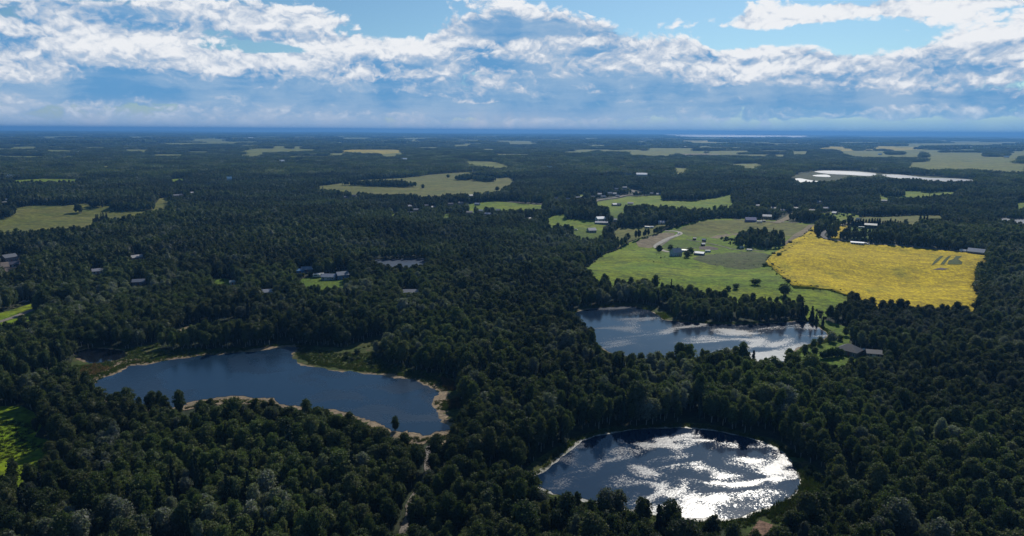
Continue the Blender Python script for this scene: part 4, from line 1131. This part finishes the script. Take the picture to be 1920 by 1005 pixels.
# ------------------------------------------------------------------ woodland
ISLANDS = [  # groves standing inside cleared ground
    [(1385, 466), (1380, 455), (1395, 446), (1420, 443), (1450, 448), (1472, 458), (1468, 466), (1440, 469), (1415, 464)],
    [(205, 393), (215, 388), (240, 386), (270, 387), (292, 390), (290, 395), (250, 397), (210, 397)], [(165, 391), (172, 386), (188, 386), (196, 390), (180, 392)],
    [(-30, 412), (-30, 400), (20, 398), (30, 405), (20, 411)], [(136, 401), (146, 398), (158, 398), (156, 402)],
    [(638, 348), (680, 346), (750, 348), (785, 351), (760, 352), (690, 350)], [(852, 338), (872, 333), (890, 336), (878, 339)], [(884, 339), (905, 336), (930, 341), (915, 342)], [(880, 329), (900, 327), (955, 333), (940, 335)],
    [(1531, 444), (1527, 437), (1540, 428), (1552, 424), (1558, 429), (1548, 437), (1537, 445)], [(1563, 434), (1565, 427), (1572, 425), (1573, 432)],
    [(1576, 451), (1582, 447), (1610, 444), (1640, 446), (1656, 455), (1645, 459), (1622, 453), (1598, 451.5)],
    [(1240, 376), (1242, 368), (1300, 366), (1345, 364), (1365, 362), (1345, 371), (1300, 378)],
    [(1650, 366), (1660, 364), (1690, 365), (1700, 369), (1660, 371)], [(1725, 361), (1740, 359), (1765, 361), (1745, 363)],
    [(1660, 287), (1690, 286), (1695, 291), (1665, 291)], [(1300, 300), (1320, 299), (1322, 301), (1302, 302)],
]
ISL = [trace(p) for p in ISLANDS]
# open ground between the lakes' near shores and the trees whose tops are seen below the water
for pl in ([(182, 700), (182, 720, 1), (230, 735, 1), (300, 737, 1), (365, 743, 1), (440, 748, 1), (500, 744, 1), (540, 755, 1), (591, 769, 1), (640, 778, 1), (661, 789, 1), (687, 797, 1), (733, 806, 1), (759, 818, 1), (790, 825, 1), (824, 820, 1), (846, 812, 1), (840, 798), (800, 740), (500, 690)],
           [(1105, 632), (1125, 651, 1), (1150, 659, 1), (1200, 661, 1), (1270, 662, 1), (1330, 663, 1), (1390, 661, 1), (1440, 669, 1), (1478, 679, 1), (1490, 655), (1300, 630)],
           [(1000, 898), (1000, 905, 1), (1040, 914, 1), (1080, 920, 1), (1130, 928, 1), (1180, 936, 1), (1220, 947, 1), (1250, 958, 1), (1280, 970, 1), (1340, 974, 1), (1380, 980, 1), (1440, 960), (1300, 900)]):
    CLEAR.append(trace(pl))


def clear_mask(P, margin=0.0):
    bad = np.zeros(len(P), bool)
    for c in CLEAR: bad |= inside(P, c)
    for i in ISL: bad &= ~inside(P, i)
    for w, hw in ROADS:
        lo, hi = w.min(0) - hw - 5, w.max(0) + hw + 5
        ix = np.nonzero(((P > lo) & (P < hi)).all(1))[0]
        if len(ix): bad[ix] |= seg_dist(P[ix], w, False) < hw
    return bad


def keep_height(P, H):
    """lower or drop trees that would stand on or hide a building: they were cut there"""
    out = H.copy()
    for p, hw, hh in HOUSES:
        r = math.hypot(p[0], p[1]); u = np.array([p[0], p[1]]) / r
        q = P - p[:2]; along = -(q @ u); side = np.abs(q[:, 0] * -u[1] + q[:, 1] * u[0])
        tn = CAMZ / r
        reach = 14 / tn
        m_ = (along > -hw - 2) & (along < reach) & (side < hw + 2.0)
        allow = np.where(along < hw + 3, 0, (along - hw) * tn + hh * .25)
        out[m_] = np.minimum(out[m_], allow[m_])
    return out


def grid_pts(r0, r1, sp, az0=-47, az1=47, seed=0):
    g_ = np.random.default_rng(seed)
    xs = np.arange(-r1 * math.sin(R(47)), r1 * math.sin(R(47)), sp); ys = np.arange(0, r1, sp)
    X, Y = np.meshgrid(xs, ys); X = X + (np.arange(len(ys)) % 2)[:, None] * sp * .5
    P = np.stack([X.ravel(), Y.ravel()], 1) + g_.uniform(-.38, .38, (X.size, 2)) * sp
    r = np.hypot(*P.T); a = np.degrees(np.arctan2(P[:, 0], P[:, 1]))
    return P[(r >= r0) & (r < r1) & (a > az0) & (a < az1)]


def gaps(P):
    '''small natural openings in the canopy'''
    x, y = P.T
    return (np.sin(x / 8.3 + 2 * np.sin(y / 19)) * np.sin(y / 9.1 + 1.7 * np.sin(x / 23)) > .86) | (rng.uniform(size=len(P)) < .03)


def standh(x, y):
    """stand height: taller and lower blocks of forest"""
    return 1.0 + .11 * np.sin(x / 61 + 2 * np.sin(y / 97)) * np.cos(y / 53 + .8) + .09 * np.sin(x / 143 + y / 171) + .07 * np.sin(x / 23 - y / 31)


AP, AV, AR, AS = [], [], [], []
GROVES = [trace(p) for p in ([(1590, 625), (1625, 600), (1700, 605), (1765, 625), (1750, 650), (1640, 640)], [(1850, 560), (1890, 520), (1930, 530), (1930, 660), (1880, 650)], [(1230, 745), (1300, 730), (1310, 775), (1260, 780)], [(1430, 770), (1470, 760), (1480, 800), (1445, 815)], [(1830, 735), (1880, 715), (1900, 745), (1850, 765)], [(990, 460), (1060, 450), (1060, 475), (1000, 480)], [(180, 830), (240, 820), (250, 850), (190, 860)], [(870, 735), (900, 725), (910, 760), (880, 765)], [(1640, 780), (1680, 770), (1690, 800), (1650, 810)], [(320, 930), (360, 915), (380, 950), (340, 960)])]


def silver(P, var, k):
    m_ = np.zeros(len(P), bool)
    for gp in GROVES: m_ |= inside(P[:, :2], gp)
    m_ &= rng.uniform(size=len(P)) < k
    m_ |= rng.uniform(size=len(P)) < .012
    return np.where(m_, np.array(V_SILV)[rng.integers(0, 3, len(P))], var)


IND = []
# near trees
P = grid_pts(120, 430, 3.6, seed=1); P = P[~clear_mask(P) & ~gaps(P)]
n = len(P); r = np.hypot(*P.T)
H = 10.4 * standh(P[:, 0], P[:, 1]) * (rng.uniform(.66, 1.16, n) + .28 * (rng.uniform(size=n) < .08))
H2 = keep_height(P, H); ok = H2 > 2.0; P, H = P[ok], np.minimum(H, H2)[ok]; n = len(P)
spruce = rng.uniform(size=n) < .035 + .14 * (np.sin(P[:, 0] / 47 + 1) * np.sin(P[:, 1] / 39) > .6)
var = np.where(spruce, np.array(V_SPR)[rng.integers(0, 2, n)], np.array(V_NEAR)[rng.integers(0, 6, n)])
var = silver(P, var, .6); spruce = np.isin(var, V_SPR)
s = H / 13.3; sw = np.clip(s, .55, 1.3) * rng.uniform(.66, 1.30, n) * .90
NP, NVAR, NS, NROT = np.column_stack([P, hgt(P[:, 0], P[:, 1])]), var, np.stack([sw, sw, s], 1), rng.uniform(0, 6.28, n)
# the 300 that show largest become single trees
top = NP + np.array([0, 0, 1.0]) * (H * .75)[:, None]
qx, qy, qw = project(top)
cand = np.nonzero((qx > -15) & (qx < 1935) & (qy > 0) & (qy < 985) & (qw > 0))[0]
order = cand[np.argsort(qw[cand] / H[cand])]
pick = []
npop = nspr = 0
for i in order:
    if spruce[i]:
        if nspr < 45: pick.append(i); nspr += 1
    elif npop < 290: pick.append(i); npop += 1
    if npop >= 290 and nspr >= 45: break
pick = np.array(pick); rest = np.setdiff1d(np.arange(n), pick)
AP.append(NP[rest]); AV.append(NVAR[rest]); AR.append(NROT[rest]); AS.append(NS[rest])


def tree(name, label, cat, group, loc, rz, scl, src):
    e = link(name, None, None, loc, rz, scl); tag(e, label, cat, group)
    link('trunk', src[1], e); link('crown', src[0], e)
    return e


for i in pick:
    x = qx[i]
    zone = ('in the near forest left of the gravel road', 'between the gravel road and the near pond', 'in the near forest right of the near pond')[0 if x < 762 else 1 if x < 1290 else 2]
    v = NVAR[i]
    if spruce[i]: tree('spruce_tree', 'dark pointed spruce ' + zone, 'spruce', 'spruces ' + zone, NP[i], NROT[i], NS[i], NEARS[V_SPR.index(v)])
    elif v in V_SILV: tree('willow_tree', 'pale silvery tree ' + zone, 'tree', 'silvery trees ' + zone, NP[i], NROT[i], NS[i], SILV[V_SILV.index(v)])
    else: tree('poplar_tree', 'dark green leafy poplar ' + zone, 'tree', 'poplars ' + zone, NP[i], NROT[i], NS[i], NEAR[V_NEAR.index(v)])
# middle distance
P = grid_pts(430, 1900, 4.2, seed=2); P = P[~clear_mask(P) & ~gaps(P)]
n = len(P)
H = 10.6 * standh(P[:, 0], P[:, 1]) * (rng.uniform(.68, 1.16, n) + .28 * (rng.uniform(size=n) < .08))
H2 = keep_height(P, H); ok = H2 > 2.0; P, H = P[ok], np.minimum(H, H2)[ok]; n = len(P)
sp_ = rng.uniform(size=n) < .03 + .10 * (np.sin(P[:, 0] / 77 + 1) * np.sin(P[:, 1] / 69) > .55)
hi = np.hypot(*P.T) < 620
var = np.where(sp_, np.array(V_MIDS)[rng.integers(0, 2, n)], np.array(V_MID)[rng.integers(0, 5, n)])
var = np.where(hi, np.where(sp_, np.array(V_SPR)[rng.integers(0, 2, n)], np.array(V_NEAR)[rng.integers(0, 6, n)]), var)
var = np.where(np.hypot(*P.T) < 1100, silver(P, var, .6), var)
s = H / 13.3; sw = np.clip(s, .55, 1.3) * rng.uniform(.70, 1.30, n) * .96
AP.append(np.column_stack([P, hgt(P[:, 0], P[:, 1])])); AV.append(var); AR.append(rng.uniform(0, 6.28, n)); AS.append(np.stack([sw, sw, s], 1))
# plots of woodland farther out
P = grid_pts(1890, 6000, 24, seed=3)
P = P[~clear_mask(P)]; n = len(P)
H = np.clip(standh(P[:, 0] * .4, P[:, 1] * .4), .6, 1.4) * rng.uniform(.8, 1.2, n)
H2 = keep_height(P, H * 13) / 13; ok = H2 > .2; P, H = P[ok], np.minimum(H, H2)[ok]; n = len(P)
AP.append(np.column_stack([P, hgt(P[:, 0], P[:, 1])])); AV.append(np.array(V_PAT)[rng.integers(0, 4, n)]); AR.append(rng.uniform(0, 6.28, n)); AS.append(np.stack([np.ones(n) * 1.1, np.ones(n) * 1.1, H], 1))
P = grid_pts(5900, 24000, 140, seed=4); P = P[~clear_mask(P)]; n = len(P)
H = np.clip(standh(P[:, 0] * .1, P[:, 1] * .1), .5, 1.5) * rng.uniform(.5, 1.3, n)
H2 = keep_height(P, H * 15) / 15; ok = H2 > .1; P, H = P[ok], np.minimum(H, H2)[ok]; n = len(P)
AP.append(np.column_stack([P, hgt(P[:, 0], P[:, 1])])); AV.append(np.array(V_FAR)[rng.integers(0, 3, n)]); AR.append(rng.uniform(0, 6.28, n)); AS.append(np.stack([np.ones(n) * 1.1, np.ones(n) * 1.1, H], 1))
scatter('forest', np.concatenate(AP), np.concatenate(AV), np.concatenate(AR), np.concatenate(AS), 'dense dark mixed forest covering the land to the horizon')
print('forest instances', sum(len(a) for a in AP), 'single trees', len(pick))

# shrubs and sedge on banks, verges and pastures
SP, SV, SR, SS = [], [], [], []


def fill(poly, sp, vars_, smin, smax, seed, keep=1.0, avoid_water=True):
    w = trace(poly) if not isinstance(poly, np.ndarray) else poly
    g_ = np.random.default_rng(seed); lo, hi = w.min(0), w.max(0)
    X, Y = np.meshgrid(np.arange(lo[0], hi[0], sp), np.arange(lo[1], hi[1], sp))
    P = np.stack([X.ravel(), Y.ravel()], 1) + g_.uniform(-.5, .5, (X.size, 2)) * sp
    P = P[inside(P, w)]; P = P[g_.uniform(size=len(P)) < keep]
    cl = np.sin(P[:, 0] / 9 + 2 * np.sin(P[:, 1] / 13)) * np.sin(P[:, 1] / 7)
    P = P[cl > -.55]
    if avoid_water:
        for k in ('left', 'middle', 'near', 'pool', 'dark'): P = P[~inside(P, LK[k])]
    for rw, hw in ROADS: P = P[seg_dist(P, rw, False) > hw - 1.2] if len(P) else P
    n = len(P)
    if not n: return
    H2 = keep_height(P, np.full(n, 3.0)); P = P[H2 > .5]; n = len(P)
    SP.append(np.column_stack([P, hgt(P[:, 0], P[:, 1]) + .1])); SV.append(np.array(vars_)[g_.integers(0, len(vars_), n)]); SR.append(g_.uniform(0, 6.28, n))
    q = g_.uniform(smin, smax, n); SS.append(np.stack([q, q, q * g_.uniform(.7, 1.2, n)], 1))


fill([(128, 692), (140, 668), (150, 655), (240, 655), (285, 646), (304, 640), (300, 655), (430, 654), (566, 650), (560, 660), (420, 664), (320, 676), (245, 686), (175, 722), (60, 725), (60, 706)], 1.7, V_TUFT, .6, 1.3, 1)
fill([(556, 650), (640, 664), (700, 646), (735, 648), (702, 668), (760, 690), (838, 704), (862, 745), (878, 792), (846, 812), (844, 798), (818, 762), (806, 722), (740, 706), (640, 692), (560, 680)], 1.6, V_TUFT, .6, 1.3, 2)
fill([(828, 708), (850, 716), (858, 745), (866, 775), (872, 790), (858, 796), (846, 775), (838, 745)], 1.2, V_DRY, .6, 1.2, 3)
fill([(150, 690), (180, 682), (215, 690), (180, 705), (150, 712)], 1.5, V_DRY, .5, 1.0, 4)
fill([(1482, 862), (1505, 858), (1548, 900), (1546, 925), (1490, 955), (1442, 990), (1395, 990), (1410, 966), (1482, 936), (1503, 906)], 1.3, V_TUFT, .7, 1.5, 5)
fill([(1050, 602), (1090, 574), (1190, 567), (1262, 590), (1262, 604), (1205, 582), (1090, 586), (1070, 602), (1122, 650), (1080, 625)], 1.6, V_TUFT, .8, 1.6, 6)
fill([(310, 650), (345, 618), (430, 602), (478, 612), (430, 634), (345, 645)], 1.8, V_TUFT, .7, 1.4, 7)
fill([(-30, 791), (36, 789), (67, 802), (47, 828), (78, 833), (76, 846), (0, 872), (-40, 875)], 1.6, V_TUFT, .5, 1.1, 8)
for kk, sd in (('left', 20), ('near', 21), ('middle', 22)):       # fringe of sedge along the waterlines
    w = LK[kk]; d = np.roll(w, -1, 0) - np.roll(w, 1, 0); d /= np.linalg.norm(d, axis=1, keepdims=True)
    ar = np.sum(w[:, 0] * np.roll(w[:, 1], -1) - np.roll(w[:, 0], -1) * w[:, 1]); nr = np.stack([d[:, 1], -d[:, 0]], 1) * (1 if ar > 0 else -1)
    o0 = 3.6 if kk == 'left' else 1.0
    ring = np.concatenate([w + nr * o0, (w + nr * (o0 + 3.5))[::-1]])
    fill(ring, 1.3, V_TUFT, .6, 1.3, sd)
# ragged margins of the fields
for k, pl in enumerate((CANOLA, MEADOW)):
    w = trace(pl); q = []
    for a_, c_ in zip(w, np.roll(w, -1, 0)):
        m_ = max(1, int(np.hypot(*(c_ - a_)) / 2.2))
        for t in np.arange(m_) / m_: q.append(a_ + (c_ - a_) * t)
    q = np.array(q) + rng.normal(0, 1.1, (len(q), 2)); q = q[rng.uniform(size=len(q)) < .55]
    SP.append(np.column_stack([q, hgt(q[:, 0], q[:, 1]) + .1])); SV.append(np.array(V_BUSH)[rng.integers(0, 3, len(q))]); SR.append(rng.uniform(0, 6.28, len(q)))
    z_ = rng.uniform(.12, .34, len(q)) * (1 + 1.2 * (rng.uniform(size=len(q)) < .06)); SS.append(np.stack([z_ * 1.5, z_ * 1.5, z_], 1))
# low shrubs
fill([(650, 655), (700, 648), (720, 668), (770, 690), (830, 705), (800, 702), (700, 692), (640, 680)], 6, V_BUSH, .4, .9, 30, .6)
fill([(820, 700), (850, 705), (880, 760), (885, 800), (865, 770), (858, 720)], 5, V_BUSH, .4, .8, 31, .7)
fill([(1300, 478), (1400, 470), (1440, 478), (1430, 505), (1340, 505)], 7, V_BUSH, .08, .2, 32, .45, False)
fill([(1225, 474), (1260, 484), (1250, 500), (1215, 492)], 8, V_BUSH, .15, .35, 33, .5, False)
fill([(1350, 446), (1385, 450), (1385, 466), (1355, 455)], 4, V_BUSH, .3, .7, 34, .8, False)
fill([(1526, 402), (1600, 401), (1610, 406), (1545, 407)], 7, V_BUSH, .4, .9, 35, .6, False)
fill([(1505, 862), (1548, 900), (1546, 925), (1500, 955), (1520, 915)], 5, V_BUSH, .3, .7, 36, .6)
fill([(0, 712), (60, 706), (130, 692), (170, 712), (100, 730), (0, 735)], 6, V_BUSH, .4, .9, 37, .6)
scatter('undergrowth', np.concatenate(SP), np.concatenate(SV), np.concatenate(SR), np.concatenate(SS), 'sedge tufts and low shrubs on the banks and rough pastures')

# trees that stand alone
def lone(kind, px, py, h, label, w=None, group=None):
    src = {'spruce': NEARS, 'bush': BUSH, 'round': ROUND, 'poplar': NEAR}[kind][random.randrange(2)]
    h0 = {'spruce': 14, 'bush': 4.2, 'round': 7.0, 'poplar': 13.3}[kind]; w0 = {'spruce': 4.6, 'bush': 4.6, 'round': 5.6, 'poplar': 5.4}[kind]
    p = P1(px, py); sx = (w or h / h0 * w0) / w0
    tree({'spruce': 'spruce_tree', 'bush': 'bush', 'round': 'tree', 'poplar': 'poplar_tree'}[kind], label, {'bush': 'bush', 'spruce': 'spruce'}.get(kind, 'tree'), group,
         (p[0], p[1], p[2]), random.uniform(0, 6.28), (sx, sx, h / h0), src)


lone('round', 1560, 641, 6, 'large round tree on the lakeside lawn near the water', 6)
lone('bush', 1574, 639, 3.4, 'low round bush right of the large lawn tree', 4.5)
lone('round', 1537.5, 647, 5.2, 'small round lawn tree just left of the large one', 3.4)
lone('round', 1525, 652, 5.2, 'leftmost small round tree at the water edge of the lawn', 3.6)
lone('poplar', 1508, 672, 8, 'tall dark tree at the near left corner of the lawn', 3.6)
lone('bush', 1516, 674, 4, 'bush right of the tall dark lawn corner tree', 4)
lone('poplar', 1527, 670, 6, 'slim tree in the middle of the near lawn edge', 3.6)
lone('round', 1586, 630, 5.5, 'pale round tree at the forest side of the lawn', 4.2)
for i in range(7): lone('bush', 1542 + i * 5.5, 673 - i * .8, 4.5 + random.random(), 'shrub in the silvery hedge in front of the lakeside house', 3.6, 'silvery hedge by the lakeside house')
lone('spruce', 1503, 603, 13, 'tall spruce at the water, left of the lakeside pair', 6)
lone('spruce', 1521, 604, 11, 'tall spruce at the water, right of the lakeside pair', 5)
lone('spruce', 1530, 609, 8, 'small conifer on the shore beside the spruce pair', 3.4)
lone('spruce', 1542, 613, 7, 'smallest conifer on the shore of the middle lake', 3)
lone('round', 742, 809, 6.5, 'lone dark tree against the water of the left lake', 3.2)
for x, y, h, lb in ((1236, 474, 8, 'dark round spruce clump left of the farmhouse'), (1257, 469, 6, 'dark clump hugging the back of the farmhouse'), (1294, 479, 8, 'dark spruce clump, upper end of the hedge right of the farmhouse'), (1288, 483, 7, 'dark spruce clump, lower end of the hedge right of the farmhouse')):
    lone('round', x, y, h, lb, 7)
lone('bush', 1417, 534, 5, 'round bush alone in the lower meadow', 7)
lone('round', 1470, 555, 9, 'dark round tree at the lower corner of the canola', 8)
lone('bush', 1380, 542, 4.5, 'bush in the lower meadow near the forest edge', 5)
lone('bush', 1366, 545, 3.5, 'low bush touching the forest edge below the meadow', 5)
lone('round', 1840, 524, 9, 'tree clump jutting from the forest into the canola, upper', 9)
lone('round', 1835, 548, 9, 'silvery tree clump jutting from the forest into the canola, lower', 9)
for i in range(19): lone('spruce', 1598 + i * 5.0 + random.uniform(-1, 1), 425.0 + i * .2 + random.uniform(-.8, .8), 11 + random.uniform(-2, 2), 'dark spruce in the windbreak behind the teal barn', 7.5, 'spruce windbreak behind the teal barn')
for x, h in ((1724, 17), (1731, 13), (1737, 14)): lone('spruce', x, 422, h, 'pointed spruce in the trio at the end of the olive meadow', 6, 'spruce trio in the olive meadow')
for i in range(6): lone('round', 1745 + i * 5, 421, 8, 'rounded tree in the short row right of the spruce trio', 7, 'tree row right of the spruce trio')
lone('spruce', 1591, 422, 6, 'small dark tree where the driveway leaves the gravel road', 5)
lone('bush', 1577, 421, 4, 'small bush beside the gravel road by the driveway', 4)
for i in range(9): lone('spruce', 176 + i * 3.1, 424 - i * .9, 13 + random.uniform(-3, 3), 'tree standing proud of the forest edge by the wide olive meadow', 5, 'tall trees at the edge of the wide olive meadow')
lone('round', 840, 333.5, 9, 'single round tree in the upper part of the long meadow', 10)
lone('round', 793, 353, 9, 'single dark tree below the belt in the long meadow', 8)
lone('round', 932, 358, 9, 'single tree near the right end of the long meadow', 10)

# ------------------------------------------------------------------ air
V, Fq = boxv(-42000, 42000, -42000, 42000, float(GH.min()) - 1.5, 175)
hz_m = bpy.data.materials.new('haze_air'); hz_m.use_nodes = True
nt = hz_m.node_tree
for nd in list(nt.nodes):
    if nd.type == 'BSDF_PRINCIPLED': nt.nodes.remove(nd)
pv = nt.nodes.new('ShaderNodeVolumePrincipled')
pv.inputs['Color'].default_value = (.14, .38, .80, 1)
pv.inputs['Density'].default_value = 1 / 12500
pv.inputs['Anisotropy'].default_value = 0.2
nt.links.new(pv.outputs[0], [x for x in nt.nodes if x.type == 'OUTPUT_MATERIAL'][0].inputs['Volume'])
hz_m.volume_intersection_method = 'FAST' if hasattr(hz_m, 'volume_intersection_method') else None
ho = link('haze', mesh_np('haze', V, Fq, [hz_m]))
tag(ho, 'thin blue summer haze over the whole land', kind='stuff')
